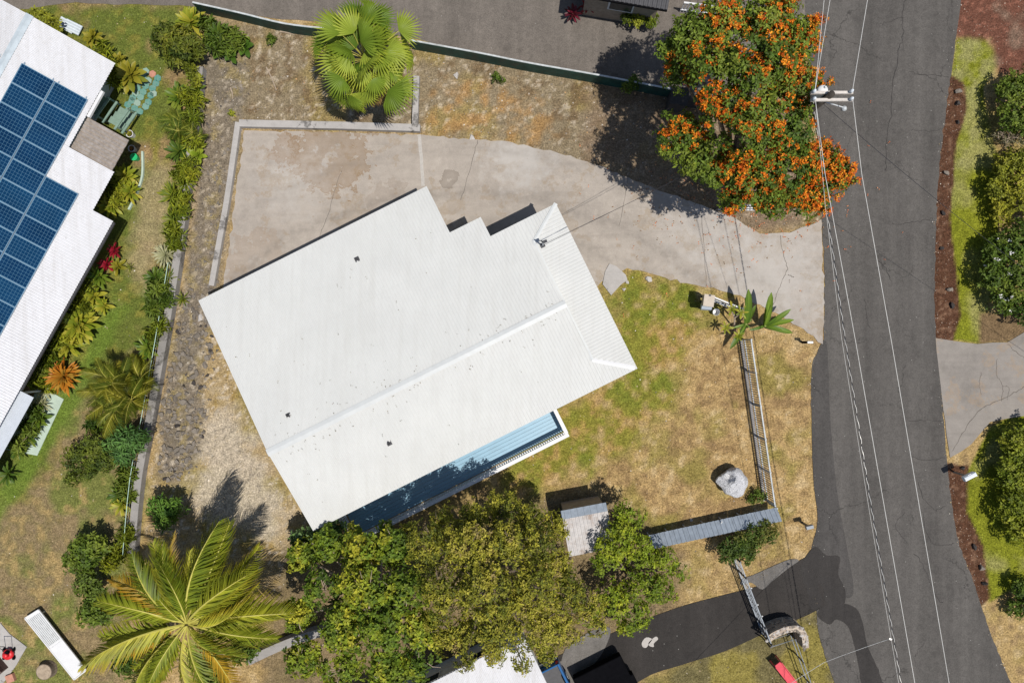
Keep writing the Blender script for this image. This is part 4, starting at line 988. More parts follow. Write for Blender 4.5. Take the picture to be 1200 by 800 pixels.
def tree(name, label, cat, base, clumps, dens, k, L, W, pal, seed, trunk_r=0.14, fork=1.4, bark='bark', group=None, mat='leaf', twigs=0, **kw):
    rs = np.random.default_rng(seed + 500); base = Vector(base)
    t = thing(name, label, cat, base, group)
    V, F, cc, Cn, N = foliage(clumps, dens, k, L, W, pal, seed, **kw)
    me = npmesh('crown', V - np.array(base), F, cc); link('crown', me, MT[mat], t)
    mb = MB(); fk = base + Vector((0, 0, fork)); limb(mb, base, fk, trunk_r * 1.25, trunk_r, rs, 3, 0.03, 0)
    trunk = part('trunk', mb, MT[bark], t, True)
    for c in clumps:
        mb = MB(); limb(mb, fk - Vector((0, 0, 0.1)), (c[0], c[1], c[2] - 0.1 * c[5]), trunk_r * 0.55, 0.02, rs, 4, 0.08)
        for j in range(twigs):
            d = nrm(rs.normal(size=3)); d[2] = abs(d[2])
            limb(mb, (c[0], c[1], c[2] - 0.1 * c[5]), np.array(c[:3]) + d * np.array(c[3:]) * rs.uniform(0.75, 1.15), 0.024, 0.009, rs, 3, 0.06)
        part('branch', mb, MT[bark], t, True)
    return t, Cn, N

def cl(lst):
    """clumps from photo positions: (px,py,z,radius px, flat)"""
    out = []
    for px, py, z, r, *rest in lst:
        p = P(px, py, z); m = r / 24 * (CAM_H - z) / CAM_H; f = rest[0] if rest else 0.75
        out.append((p.x, p.y, z, m, m * (rest[1] if len(rest) > 1 else 1.0), m * f))
    return out

def shrub(name, label, cat, lst, dens, k, L, W, pal, seed, group=None, trunk_r=0.04, **kw):
    dens *= 1.7; L *= 1.1; W *= 1.2
    c = cl([(q[0] + (10 if q[0] > 1120 else 0), q[1], q[2] * (0.5 if q[0] > 1120 else 1), q[3] * 0.86, 0.6 if q[0] > 1120 else 0.75) for q in lst]); kw.setdefault('shell', 0.75); b = Vector((np.mean([q[0] for q in c]), np.mean([q[1] for q in c]), 0))
    return tree(name, label, cat, b, c, dens, k, L, W, pal, seed, trunk_r, min(0.4, c[0][2] * 0.4), group=group, **kw)

# ---- orange flowering tree
ORL = [(0.0447, 0.0857, 0.0103), (0.1085, 0.1591, 0.0173), (0.204, 0.2448, 0.0302)]
oc = cl([(a, b, z + 1.5, r) for a, b, z, r in [(812,45,5.2,32),(850,25,5.8,34),(900,20,5.8,36),(935,45,5.4,28),(800,85,4.3,22),(840,85,6.0,36),(890,75,6.6,38),(930,100,5.8,34),
         (845,130,6.0,30),(800,160,4.6,30),(835,190,4.8,34),(880,150,6.5,38),(925,150,6.0,30),(870,205,5.0,34),(915,200,5.4,34),(955,180,5.2,26),(975,205,4.9,25),(945,228,4.4,26),(858,232,3.9,18),(785,60,4.6,16),(905,235,4.2,22)]])
ot, oC, oN = tree('orange_flowering_tree', 'broad tree covered in orange blossom between driveway and street', 'tree', P(838, 212), oc, 62, 5, 0.165, 0.09, ORL, 11, 0.2, 2.4, alpha=0.25, shell=0.75, gap=0.33)
rs = np.random.default_rng(12); up = oN[:, 2] > 0.25
cand = np.where(up)[0]; pick = cand[rs.permutation(len(cand))[:int(len(cand) * 0.15)]]
fn = vnoise(oC[pick, 0] * 1.1, oC[pick, 1] * 1.1, 77) + 0.25 * ((oC[pick, 0] - 10) / 4); pick = pick[fn > 0.26]
right = np.where((oC[:, 0] > 11.4) & (oN[:, 2] > -0.1))[0]; pick = np.concatenate([pick, right[rs.permutation(len(right))[:150]]])
fc = np.repeat(oC[pick] + oN[pick] * 0.07, 9, 0) + rs.normal(0, 0.085, (len(pick) * 9, 3)); fN = np.repeat(oN[pick], 9, 0) + rs.normal(0, 0.4, (len(pick) * 9, 3)) + np.array([0, 0, 0.5])
fcol = np.array([(0.58, 0.13, 0.008), (0.64, 0.19, 0.010), (0.64, 0.26, 0.02), (0.46, 0.08, 0.006)])[rs.integers(0, 4, len(fc))]
V, F, cc = tuft_leaves(fc, fN, 5, 0.085, 0.06, 0.5, fcol, rs)
o = link('blossom', npmesh('blossom', V - np.array(ot.location), F, cc), MT['petal'], ot); o["kind"] = "stuff"

# ---- lower trees: broad leaved left, small olive leaved centre, bright one by the shed
BL = [(0.045, 0.085, 0.012), (0.095, 0.15, 0.014), (0.19, 0.235, 0.018), (0.35, 0.33, 0.028)]
bc = cl([(q[0], q[1], q[2], q[3] * 0.88) for q in [(352,650,2.6,20),(385,640,3.2,24),(425,650,4.0,28),(465,640,4.2,28),(380,690,3.8,28),(430,690,5.0,34),(475,690,5.2,30),(350,720,3.2,22),(400,735,4.6,32),(450,740,5.4,34),(495,735,5.0,28),(355,772,3.0,24),(400,785,3.6,28),(455,785,4.5,30),(495,775,4.6,24),(415,622,3.2,12),(452,618,3.4,10)]])
tree('broad_leaved_tree', 'broad leaved green tree with bare twigs between coconut palm and olive tree', 'tree', P(450, 690), bc, 56, 6, 0.165, 0.11, BL, 21, 0.16, 1.5, 'palebark', twigs=6, alpha=0.3, shell=0.65, bend=0.3, gap=0.41, gfreq=2.0)
OL = [(0.04, 0.055, 0.010), (0.115, 0.13, 0.015), (0.23, 0.22, 0.023), (0.36, 0.325, 0.04), (0.25, 0.185, 0.075)]
cc_ = cl([(q[0], q[1] + (8 if q[1] < 612 else 0), q[2], q[3] * 0.86) for q in [(520,606,4.4,24),(555,598,4.6,22),(590,592,4.2,26),(622,600,4.0,22),(505,640,5.4,32),(550,640,6.2,38),(600,635,6.0,34),(635,640,5.0,28),(650,665,4.6,24),(520,690,6.0,36),(570,690,6.8,40),(620,690,6.2,38),(665,695,5.0,30),(690,710,4.0,22),(530,735,5.4,34),(580,735,6.0,36),(630,735,5.4,34),(660,735,4.4,26),(545,772,4.4,16),(580,768,4.4,15),(612,776,4.2,13),(640,766,4.0,13),(650,620,3.6,18),(478,622,3.8,12),(700,735,3.2,12),(645,598,3.4,12)]])
tree('olive_leaved_tree', 'large dense tree with small olive green leaves between deck and lower white roof', 'tree', P(575, 655), cc_, 92, 5, 0.125, 0.066, OL, 22, 0.24, 2.0, twigs=6, alpha=0.4, shell=0.65, gap=0.42, gfreq=2.2)
GB = [(0.081, 0.1296, 0.0103), (0.1755, 0.2333, 0.0156), (0.324, 0.3499, 0.0259)]
gc_ = cl([(q[0], q[1], q[2] * 0.72, q[3] * 0.9) for q in [(735,605,3.4,22),(728,625,3.8,22),(715,650,3.8,22),(750,645,3.4,24),(700,660,3.2,14),(775,655,3.0,20),(795,668,2.4,12),(755,685,3.0,26),(720,700,2.6,24),(745,720,2.4,22),(775,690,2.2,18),(690,720,2.0,16),(730,735,1.8,10)]])
tree('bright_green_tree', 'bright green small tree between the rusty shed and corrugated fence', 'tree', P(730, 655), gc_, 52, 5, 0.145, 0.08, GB, 23, 0.1, 1.2, twigs=3, alpha=0.4, shell=0.65, gap=0.38, gfreq=2.0)
shrub('deck_bush', 'leafy bush with pale leaves below the blue deck corner', 'bush', [(352,632,1.6,14),(372,625,1.8,14),(392,622,1.7,14),(365,648,1.5,16)], 22, 5, 0.2, 0.1, [(0.05, 0.10, 0.02), (0.12, 0.20, 0.06), (0.2, 0.28, 0.14)], 24)

# ---- right hand shrubs
DG = [(0.042, 0.0805, 0.0096), (0.096, 0.1437, 0.016), (0.168, 0.207, 0.028)]
YG = [(0.099, 0.121, 0.0112), (0.209, 0.22, 0.0192), (0.319, 0.297, 0.028)]
shrub('dark_round_shrub', 'dark green rounded shrub next to the red cinder bed', 'shrub', [(1172,105,1.8,22),(1195,100,2.0,24),(1180,135,2.0,26),(1205,140,2.2,26)], 40, 5, 0.13, 0.07, DG, 31, trunk_r=0.06)
shrub('grey_twiggy_shrub', 'half bare shrub with grey twigs between two green shrubs', 'shrub', [(1172,162,1.2,16),(1192,160,1.4,16),(1160,158,0.9,11)], 9, 5, 0.12, 0.05, [(0.10, 0.10, 0.05), (0.2, 0.17, 0.10)], 32, bark='palebark', twigs=14)
shrub('yellow_green_shrub', 'yellow green shrub beside the lawn strip opposite the orange tree', 'shrub', [(1170,195,1.7,22),(1195,190,1.8,22),(1162,222,1.5,18),(1190,225,2.0,26),(1165,248,1.3,16),(1210,250,2.0,24)], 36, 5, 0.15, 0.07, YG, 33, trunk_r=0.06)
wt, wC, wN = shrub('white_flowering_shrub', 'dark shrub dotted with white flowers above the concrete apron', 'shrub', [(1158,295,1.7,22),(1185,285,2.1,28),(1160,325,2.0,24),(1190,325,2.3,30),(1165,350,1.5,18),(1195,358,1.8,24)], 34, 5, 0.15, 0.08, DG, 34, trunk_r=0.07)
rs = np.random.default_rng(35); pk_ = np.where(wN[:, 2] > 0.3)[0]; pk_ = pk_[rs.permutation(len(pk_))[:26]]
V, F, cc = tuft_leaves(wC[pk_] + wN[pk_] * 0.08, wN[pk_] + np.array([0, 0, 0.6]), 5, 0.10, 0.08, 0.2, np.tile((0.75, 0.73, 0.70), (len(pk_), 1)), rs)
o = link('flowers', npmesh('flowers', V - np.array(wt.location), F, cc), MT['petal'], wt); o["kind"] = "stuff"
HG = [(0.077, 0.11, 0.009), (0.165, 0.198, 0.015), (0.275, 0.2805, 0.0263)]
shrub('large_clipped_hedge', 'large bright green clipped hedge beside the mailbox', 'hedge', [(1180,520,1.5,26),(1205,515,1.7,26),(1178,555,1.7,26),(1205,560,1.9,30),(1180,595,1.7,26),(1208,600,1.9,28),(1188,622,1.6,22)], 42, 5, 0.13, 0.075, HG, 36, trunk_r=0.06)
shrub('dark_corner_bush', 'dark green bush at the end of the lawn strip below the clipped hedge', 'bush', [(1190,690,1.2,18),(1205,705,1.3,22),(1180,712,0.9,12)], 38, 5, 0.13, 0.07, DG, 37)
shrub('verge_hedge', 'low green hedge below the corrugated metal fence', 'hedge', [(852,645,0.9,15),(868,637,1.0,16),(885,630,1.0,17),(900,622,0.9,15),(876,648,0.7,12)], 38, 5, 0.15, 0.06, [(0.035, 0.07, 0.012), (0.09, 0.13, 0.02), (0.16, 0.12, 0.03)], 38)
shrub('lane_weed_bush', 'green weedy bush rooted against the green wall in the orange tree shade', 'bush', [(742,98,0.8,10),(735,102,0.6,8)], 45, 5, 0.13, 0.06, DG, 39)
shrub('lane_hedge', 'low leafy hedge across the upper lane by the dark roof', 'hedge', [(735,20,0.7,9),(748,22,0.8,10),(763,24,0.7,10)], 40, 5, 0.14, 0.07, HG, 40)

# ---- weeds on the stony strip
shrub('weed', 'small green weed on the stony strip left of the fan palm', 'weed', [(318,46,0.25,7)], 40, 5, 0.12, 0.05, DG, 61)
shrub('weed', 'flat green weed patch on the stony strip right of the fan palm', 'weed', [(581,91,0.15,7),(588,94,0.12,5)], 40, 5, 0.10, 0.05, DG, 62)
shrub('weed', 'tiny lime weed on the rubble beside the driveway pad corner', 'weed', [(271,133,0.15,4)], 50, 5, 0.10, 0.05, HG, 63)
shrub('weed', 'scruffy weed at the lower end of the white picket fence', 'weed', [(889,580,0.3,9),(880,585,0.2,6)], 40, 5, 0.12, 0.05, DG, 64)
# ---- left yard shrubs
shrub('dark_croton_bush', 'large dark olive bush on the lawn edge near the bright rosette', 'bush', [(195,45,1.5,20),(215,50,1.7,22),(205,65,1.3,16),(228,60,1.3,14)], 26, 6, 0.2, 0.07, [(0.035, 0.06, 0.008), (0.10, 0.12, 0.012), (0.19, 0.18, 0.02)], 51)
shrub('hedge_bush', 'yellowish leafy bush at the boundary wall above the teal pavers', 'bush', [(228,92,0.9,10),(222,78,0.8,8)], 40, 5, 0.16, 0.07, YG, 52)
shrub('olive_shrub', 'low olive green shrub next to the star leaved shrub', 'shrub', [(90,535,1.0,18),(110,525,1.2,20),(125,540,1.0,17),(105,550,0.8,14),(85,560,0.5,9)], 34, 5, 0.15, 0.06, [(0.035, 0.06, 0.010), (0.09, 0.12, 0.014), (0.15, 0.17, 0.02)], 53)
shrub('star_leaved_shrub', 'green star leaved shrub at the boundary wall below the areca palm', 'shrub', [(138,510,1.4,20),(158,515,1.5,18),(148,530,1.2,18)], 14, 9, 0.28, 0.055, [(0.05, 0.12, 0.03), (0.09, 0.18, 0.04), (0.13, 0.22, 0.05)], 54, alpha=0.05)
shrub('round_star_shrub', 'round green star leaved shrub on the house side of the boundary wall', 'shrub', [(186,592,1.2,15),(203,596,1.3,15),(194,608,1.0,15)], 16, 9, 0.24, 0.055, [(0.06, 0.14, 0.02), (0.12, 0.22, 0.03), (0.17, 0.27, 0.04)], 55, alpha=0.05)
shrub('upper_lawn_shrub', 'dark leafy shrub topmost of the row beside the coconut palm', 'shrub', [(95,642,1.1,17),(113,640,1.2,16),(88,660,0.9,14),(104,658,1.2,15)], 34, 5, 0.16, 0.09, DG, 56)
shrub('middle_lawn_shrub', 'yellow green leafy shrub in the middle of the row beside the coconut palm', 'shrub', [(103,680,1.1,18),(112,692,1.0,14)], 34, 5, 0.15, 0.08, [(0.05, 0.085, 0.012), (0.11, 0.15, 0.02)], 57)
shrub('lower_lawn_shrub', 'dark green leafy shrub lowest of the row beside the white ribbed panel', 'shrub', [(105,715,1.1,17),(120,722,0.9,14)], 34, 5, 0.16, 0.09, DG, 58)
shrub('corner_house_bush', 'light green bush at the neighbour roof edge near the lane', 'bush', [(42,18,0.7,8),(55,22,0.8,10),(66,30,0.8,8)], 30, 5, 0.18, 0.08, YG, 59)
shrub('palm_base_bush', 'dense green undergrowth below the coconut palm fronds', 'bush', [(285,760,0.9,18),(150,775,0.7,18),(180,790,0.8,18),(250,790,0.8,20)], 22, 5, 0.2, 0.09, DG, 60)

HF = [(0.0805, 0.115, 0.008), (0.184, 0.2127, 0.0144), (0.3335, 0.322, 0.024)]
for i, (nm, lab, ls) in enumerate([
 ('hedge_plant', 'tangled strap leaved hedge plant level with the teal pavers', [(220,112,0.7,12),(229,122,0.7,10)]),
 ('hedge_plant', 'tangled hedge plant beside the feathery palm at the wall', [(226,138,0.7,11),(218,160,0.6,11),(230,168,0.6,8)]),
 ('hedge_plant', 'strap leaved hedge plant just above the three spiky plants', [(222,193,0.6,10),(215,203,0.6,11),(224,205,0.5,8)]),
 ('hedge_plant', 'yellowish hedge plant among the three spiky plants', [(212,232,0.6,11),(212,247,0.6,10)]),
 ('hedge_plant', 'low tangled hedge plant above the cream spiky plant', [(205,272,0.5,10),(206,285,0.5,9)]),
 ('hedge_plant', 'dark tangled hedge plant below the cream spiky plant', [(186,338,0.7,13),(192,350,0.6,10),(182,362,0.6,12)]),
 ('hedge_plant', 'yellow green hedge plant at the foot of the spiky row', [(188,385,0.5,9),(180,392,0.4,8)]),
 ('roof_edge_plant', 'dense yellow green planting between roof notch and crimson ti plants', [(136,232,0.5,10),(138,216,0.6,10)]),
 ('roof_edge_plant', 'dense green planting under the roof edge by the rosettes', [(98,335,0.6,12),(92,358,0.6,12),(100,362,0.5,9)]),
 ('roof_edge_plant', 'dense green planting around the orange croton', [(62,420,0.6,12),(58,432,0.5,9)]),
 ('roof_edge_plant', 'dense croton planting along the lane side roof edge', [(122,60,0.6,8),(130,78,0.6,9),(138,95,0.6,9)]),
 ('roof_edge_plant', 'dense green planting above the cream plants at the roof edge', [(50,424,0.6,11),(44,446,0.5,9),(56,452,0.4,8)]),
 ('roof_edge_plant', 'dark leafy planting along the pale green side path', [(36,500,0.5,10),(24,520,0.5,10),(44,482,0.5,8)]),
 ('roof_edge_plant', 'leafy planting between the very large rosette and green ti plants', [(76,392,0.6,11),(66,402,0.6,10),(94,388,0.5,10)]),
 ('wall_plant', 'yellow green planting at the wall right beside the areca palm', [(164,430,0.6,11),(166,448,0.5,10),(160,470,0.5,10)]),
 ('wall_plant', 'dark straggly planting below the star leaved shrub at the wall', [(150,552,0.5,10),(146,568,0.4,9),(154,580,0.4,8)]),
 ('lawn_plant', 'low dark green planting between areca palm and olive shrub', [(112,498,0.5,11),(128,494,0.5,9)]),
 ('wall_plant', 'green planting at the bottom end of the boundary wall', [(148,625,0.5,10),(140,648,0.5,11),(130,660,0.4,9)]),
 ('corner_plants', 'dense dark planting in the corner of green wall and boundary wall', [(250,50,0.6,12),(262,56,0.6,12),(276,46,0.6,12),(245,30,0.6,10)])]):
    shrub(nm, lab, 'plant', ls, 16, 7, 0.30, 0.055, DG if 'dark' in lab else HF, 300 + i, alpha=0.55, bend=0.45)

# ---- strap leaves for rosettes, banana and ti plants
def strap_mesh(name, width, droop, tipw=0.0, seg=5, fold=0.18, c0=(0.55, 0.6, 0.5), c1=(1, 1, 1), edge=None, mid=None, shape=0.5):
    """leaf of length 1 along +X, up +Z; colours multiply the object's colour"""
    V = []; F = []; Cc = []
    for i in range(seg + 1):
        t = i / seg; w = width * (math.sin(math.pi * min(1, (t * (1 - shape * 0.6) + 0.12))) ** 0.7) * (1 if i < seg else tipw); w = max(w, width * 0.04)
        x = t * (1 - 0.25 * droop * t); z = -droop * t * t * 0.6
        c = np.array(c0) * (1 - t) + np.array(c1) * t
        V += [(x, -w / 2, z + w * fold), (x, 0, z), (x, w / 2, z + w * fold)]
        Cc += [c * np.array(edge if edge else (1, 1, 1)), c * np.array(mid if mid else (1, 1, 1)), c * np.array(edge if edge else (1, 1, 1))]
    for i in range(seg):
        a = i * 3; F += [(a, a + 3, a + 4, a + 1), (a + 1, a + 4, a + 5, a + 2)]
    return npmesh(name, np.array(V), np.array(F), np.array(Cc))
def lmat(name, cols, trans=0.25): return leafmat(name, trans, 0.42, cols)
STYLES = {
    'brom': ((0.17, 0.35), lmat('bromeliad_leaf', [(0.16, 0.21, 0.02), (0.28, 0.30, 0.03), (0.40, 0.36, 0.05)]), dict(edge=(1.2, 1.1, 0.9))),
    'green': ((0.17, 0.3), lmat('green_strap_leaf', [(0.07, 0.13, 0.014), (0.14, 0.20, 0.022), (0.22, 0.26, 0.035)]), {}),
    'dark': ((0.13, 0.35), lmat('dark_strap_leaf', [(0.04, 0.085, 0.012), (0.085, 0.14, 0.02), (0.15, 0.19, 0.025)]), {}),
    'spiky': ((0.075, 0.25), lmat('spiky_leaf', [(0.08, 0.125, 0.012), (0.16, 0.20, 0.02), (0.27, 0.27, 0.03)]), {}),
    'cream': ((0.08, 0.35), lmat('cream_leaf', [(0.34, 0.33, 0.18), (0.48, 0.45, 0.28)]), {}),
    'red': ((0.17, 0.3), lmat('red_leaf', [(0.20, 0.006, 0.02), (0.36, 0.012, 0.035)], 0.2), {}),
    'maroon': ((0.17, 0.3), lmat('maroon_leaf', [(0.05, 0.006, 0.014), (0.16, 0.01, 0.03)], 0.2), {}),
    'orange': ((0.10, 0.3), lmat('orange_leaf', [(0.35, 0.10, 0.01), (0.48, 0.19, 0.02), (0.40, 0.24, 0.04)], 0.2), {}),
    'yellow': ((0.22, 0.35), lmat('yellow_leaf', [(0.20, 0.18, 0.015), (0.32, 0.27, 0.03), (0.16, 0.18, 0.02)]), {}),
    'lime': ((0.32, 0.3), lmat('lime_leaf', [(0.20, 0.28, 0.02), (0.30, 0.36, 0.04)]), {}),
    'broad': ((0.34, 0.3), lmat('broad_leaf', [(0.05, 0.11, 0.015), (0.10, 0.19, 0.025)]), {}),
}
for k, (wd, m, kw) in list(STYLES.items()):
    mes = []
    for q in range(2):
        me = strap_mesh(k + '_leaf', wd[0] * 1.35 * (0.9 + 0.25 * q), wd[1] * (0.8 + 0.6 * q), **kw); me.materials.append(m); mes.append(me)
    STYLES[k] = mes
def rosette(name, label, cat, px, py, rpx, style, n=20, h=0.5, group=None, stem=None, seed=None):
    rs = random.Random(seed if seed is not None else int(px * 31 + py)); r = rpx * 1.22 / 24 * (CAM_H - h) / CAM_H; n = int(n * 1.35)
    p = P(px, py, h); base = Vector((p.x, p.y, 0)); t = thing(name, label, cat, base, group)
    zc = max(0.05, h * 0.55)
    part('stem', MB().tube([base, base + Vector((0, 0, zc + 0.02))], 0.035, 6), MT['bark'], t)
    for i in range(n):
        f = i / n; el = R(68 - 62 * f + rs.uniform(-8, 8)); az = i * 2.39996 + rs.uniform(-0.25, 0.25)
        L = r * (0.72 + 0.38 * f) * rs.uniform(0.85, 1.12)
        o = bpy.data.objects.new('leaf', rs.choice(STYLES[style])); C.objects.link(o); o.parent = t
        o.location = (0, 0, zc - 0.10 * f * zc); o.rotation_euler = (rs.uniform(-0.2, 0.2), -el, az); o.scale = (L, L, L)
    return t
HW_ = 'along the boundary wall hedge'
# name, label, px, py, r, style, n, height
ROS = [
 ('bromeliad', 'large yellowish bromeliad rosette at the lane corner of the lawn', 220,23,18,'brom',24,0.7),
 ('leafy_plant', 'dark strap leaved plant crowding the top end of the boundary wall', 252,38,17,'dark',26,0.9),
 ('leafy_plant', 'dark strap leaved clump beside the green painted wall', 268,42,15,'dark',22,0.8),
 ('taro_plant', 'bright broad leaved plant below the dark strap leaved clump', 268,61,12,'broad',9,0.6),
 ('taro_plant', 'dark broad leaved plant on the rocky corner near the boundary wall', 285,53,11,'broad',9,0.5),
 ('taro_plant', 'dark broad leaved plant hugging the boundary wall top', 255,60,9,'broad',8,0.5),
 ('ti_plant', 'green ti plant beside the teal hexagon pavers and wall', 205,110,16,'green',22,0.9),
 ('ti_plant', 'green ti plant squeezed against the wall beside the lime plant', 226,103,11,'green',16,0.8),
 ('lime_plant', 'lime green broad leaved plant against the wall near the pavers', 228,88,8,'lime',9,0.6),
 ('bromeliad', 'dark star shaped rosette on the lawn beside the lime plant', 207,176,15,'dark',22,0.6),
 ('lime_plant', 'lime green broad leaved plant below the feathery hedge palm', 228,180,11,'lime',11,0.7),
 ('spiky_plant', 'yellow green spiky plant in the hedge, topmost of three', 214,212,13,'spiky',34,0.7),
 ('spiky_plant', 'yellow green spiky plant in the hedge, middle of three', 200,228,17,'spiky',40,0.8),
 ('spiky_plant', 'dark spiky plant in the hedge, lowest of three', 201,257,14,'spiky',34,0.6),
 ('cream_spiky_plant', 'cream coloured spiky plant in the boundary hedge', 190,298,14,'cream',40,0.7),
 ('spiky_plant', 'dark green spiky clump just below the cream spiky plant', 178,325,13,'dark',30,0.7),
 ('spiky_plant', 'yellow tinged spiky clump at the wall below the cream plant', 196,325,11,'spiky',28,0.6),
 ('spiky_plant', 'dark green spiky clump with upright leaves further down the hedge', 176,348,12,'dark',28,0.7),
 ('spiky_plant', 'yellow green tuft at the foot of the spiky hedge', 186,372,11,'spiky',26,0.6),
 ('spiky_plant', 'small spiky tuft growing on the lava side of the boundary wall', 212,350,9,'spiky',22,0.4),
 ('bromeliad', 'green rosette with dark leaf tips above the areca palm', 170,408,14,'green',18,0.6),
 ('croton', 'yellow croton at the neighbour roof edge next to the pale panel', 103,40,12,'yellow',16,0.9),
 ('croton', 'small yellow croton between the pale panel and the larger croton', 115,52,10,'yellow',14,0.7),
 ('croton', 'large yellow croton at the corner of the neighbour roof', 146,84,17,'yellow',22,1.0),
 ('croton', 'yellow croton tucked under the neighbour roof corner', 135,68,10,'yellow',14,0.7),
 ('bromeliad', 'yellow green rosette just below the brown canopy, topmost of three', 142,205,15,'brom',22,0.7),
 ('bromeliad', 'yellow green rosette just below the brown canopy, middle of three', 148,224,14,'brom',20,0.6),
 ('bromeliad', 'yellow green rosette in the roof notch, lowest of three', 126,240,14,'brom',20,0.7),
 ('red_ti_plant', 'upper crimson ti plant at the neighbour roof edge', 129,292,9,'red',16,0.8),
 ('red_ti_plant', 'lower crimson ti plant at the neighbour roof edge', 120,309,9,'red',16,0.8),
 ('croton', 'yellow croton beside the crimson ti plants', 134,312,10,'yellow',14,0.5),
 ('croton', 'small yellow green tuft on the lawn by the crimson ti plants', 151,313,6,'spiky',14,0.3),
 ('ti_plant', 'green ti plant just below the crimson ti plants', 110,323,14,'green',20,0.8),
 ('bromeliad', 'yellow green rosette below the green ti plant', 105,346,15,'brom',22,0.7),
 ('bromeliad', 'smaller yellow green rosette beside the larger one near the roof', 118,358,11,'brom',18,0.5),
 ('bromeliad', 'very large yellow edged rosette hugging the neighbour roof', 86,380,22,'brom',36,0.9),
 ('bromeliad', 'yellow edged rosette between the very large one and orange croton', 75,405,16,'brom',26,0.7),
 ('ti_plant', 'green broad plant between neighbour roof and orange croton', 52,410,14,'green',18,0.8),
 ('ti_plant', 'green plant touching the neighbour roof above the cream plants', 44,436,13,'green',16,0.7),
 ('orange_croton', 'vivid orange leaved croton beside the neighbour roof', 68,441,19,'orange',70,0.9),
 ('cream_spiky_plant', 'cream spiky plant at the blue grey awning corner', 47,456,11,'cream',34,0.6),
 ('cream_spiky_plant', 'second cream spiky plant just below the awning corner', 45,474,10,'cream',30,0.5),
 ('ti_plant', 'green rosette beside the awning below the cream plants', 41,491,13,'green',18,0.6),
 ('ti_plant', 'green rosette on the pale green path, upper of two', 29,512,13,'dark',18,0.6),
 ('ti_plant', 'green rosette on the pale green path, lower of two', 17,527,13,'dark',18,0.6),
 ('ti_plant', 'dark green rosette at the end of the pale green path', 5,556,13,'dark',18,0.6),
 ('spiky_plant', 'dark rosette at the boundary wall below the star leaved shrub', 136,580,14,'dark',20,0.6),
 ('bromeliad', 'yellow rosette at the foot of the boundary wall', 140,592,13,'brom',18,0.5),
 ('leafy_plant', 'straggly green plant by the wall beneath the star leaved shrub', 150,560,11,'green',14,0.6),
 ('maroon_ti_plant', 'dark maroon ti plant hanging over the upper lane', 672,12,10,'maroon',18,0.8),
 ('maroon_ti_plant', 'maroon red ti plant at the far side of the upper lane', 690,3,9,'red',16,0.9),
]
for nm, lab, px, py, r, st, nn, h in ROS: rosette(nm, lab, nm.replace('_', ' ').split()[-1] if nm in ('bromeliad', 'croton') else 'plant', px, py, r, st, nn, h)

# ---- feather palms
def frond_mesh(name, nl, ll, droop, wid=0.05, seed=0, vee=0.35, yel=0.0, fwd=0.75, curl=0.0):
    """feather frond of length 1 along +X; returns leaflet mesh and rachis mesh"""
    rs = np.random.default_rng(seed); V = []; F = []; Cc = []; mb = MB(); pts = []
    def ctr(t): return np.array((t * (1 - 0.18 * droop * t), curl * t * t, 0.16 * t - droop * 0.55 * t * t))
    for t in np.linspace(0, 1, 9): pts.append(Vector(ctr(t)))
    mb.tube(pts, list(np.linspace(0.012, 0.003, 9)), 5)
    for i in range(nl):
        t = 0.14 + 0.86 * (i + 0.5) / nl; c = ctr(t); L = ll * (math.sin(math.pi * (0.16 + 0.80 * t)) ** 0.75) * rs.uniform(0.85, 1.1)
        for s in (-1, 1):
            f = fwd + 0.5 * t + rs.normal(0, 0.13); d = nrm(np.array((f, s, -vee + rs.normal(0, 0.2)))); 
            w = wid * (0.6 + 0.4 * math.sin(math.pi * t)); a = len(V); tan = np.array((1, -s * 0.35, 0.0)) * w * 0.5
            p1 = c + d * L * 0.55; p2 = c + d * L + np.array((0, 0, -0.35 * L))
            V += [c - tan * 0.7, c + tan * 0.7, p1 + tan, p1 - tan, p2]; F += [(a, a+1, a+2), (a, a+2, a+3), (a+3, a+2, a+4)]
            cb = np.array((1.0, 1.0, 1.0)) * rs.uniform(0.6, 1.3); ct = cb * np.array((1 + yel, 1 + 0.25 * yel, 0.7)); b0 = cb * np.array((1.45, 1.3, 1.1)); Cc += [b0, b0, cb * 0.95, cb * 0.8, ct * 0.8]  # b0: sheen beside the rachis painted into the leaflet base colour
    return npmesh(name, np.array(V), np.array(F), np.array(Cc)), mb.mesh('rachis')
COCO = lmat('coconut_leaflet', [(0.12, 0.17, 0.016), (0.22, 0.26, 0.022), (0.38, 0.37, 0.04)], 0.3)
COCOY = lmat('yellowing_leaflet', [(0.30, 0.25, 0.025), (0.40, 0.24, 0.02)], 0.3)
RACH = plain('palm_rachis', (0.42, 0.38, 0.08), 0.5, 0.1, 5)
fro = [frond_mesh('frond', 58, 0.25, 0.7 + 0.2 * (s % 3), 0.0155, s, 0.6 + 0.25 * (s % 2), yel=0.6, fwd=0.9, curl=c) for s, c in ((1, 0.0), (2, 0.16), (3, -0.16), (6, 0.09), (7, -0.1))]
froy = [frond_mesh('frond', 50, 0.23, 0.85, 0.0115, s, yel=0.7, fwd=0.9, curl=c) for s, c in ((4, 0.12), (5, -0.12))]
for a, b in fro: a.materials.append(COCO); b.materials.append(RACH)
for a, b in froy: a.materials.append(COCOY); b.materials.append(RACH)
cz = 3.9; cb = P(222, 728, cz); cbase = Vector((cb.x + 0.35, cb.y + 0.3, 0))
coco = thing('coconut_palm', 'tall coconut palm with long feathery yellow green fronds beside the boundary wall end', 'palm', cbase)
mb = MB(); pts = [cbase, cbase + Vector((0.05, 0.1, 1.5)), cbase + Vector((-0.05, 0.05, 3.5)), Vector((cb.x, cb.y, cz))]; mb.tube(pts, [0.2, 0.15, 0.13, 0.12], 10); part('trunk', mb, MT['palebark'], coco, True)
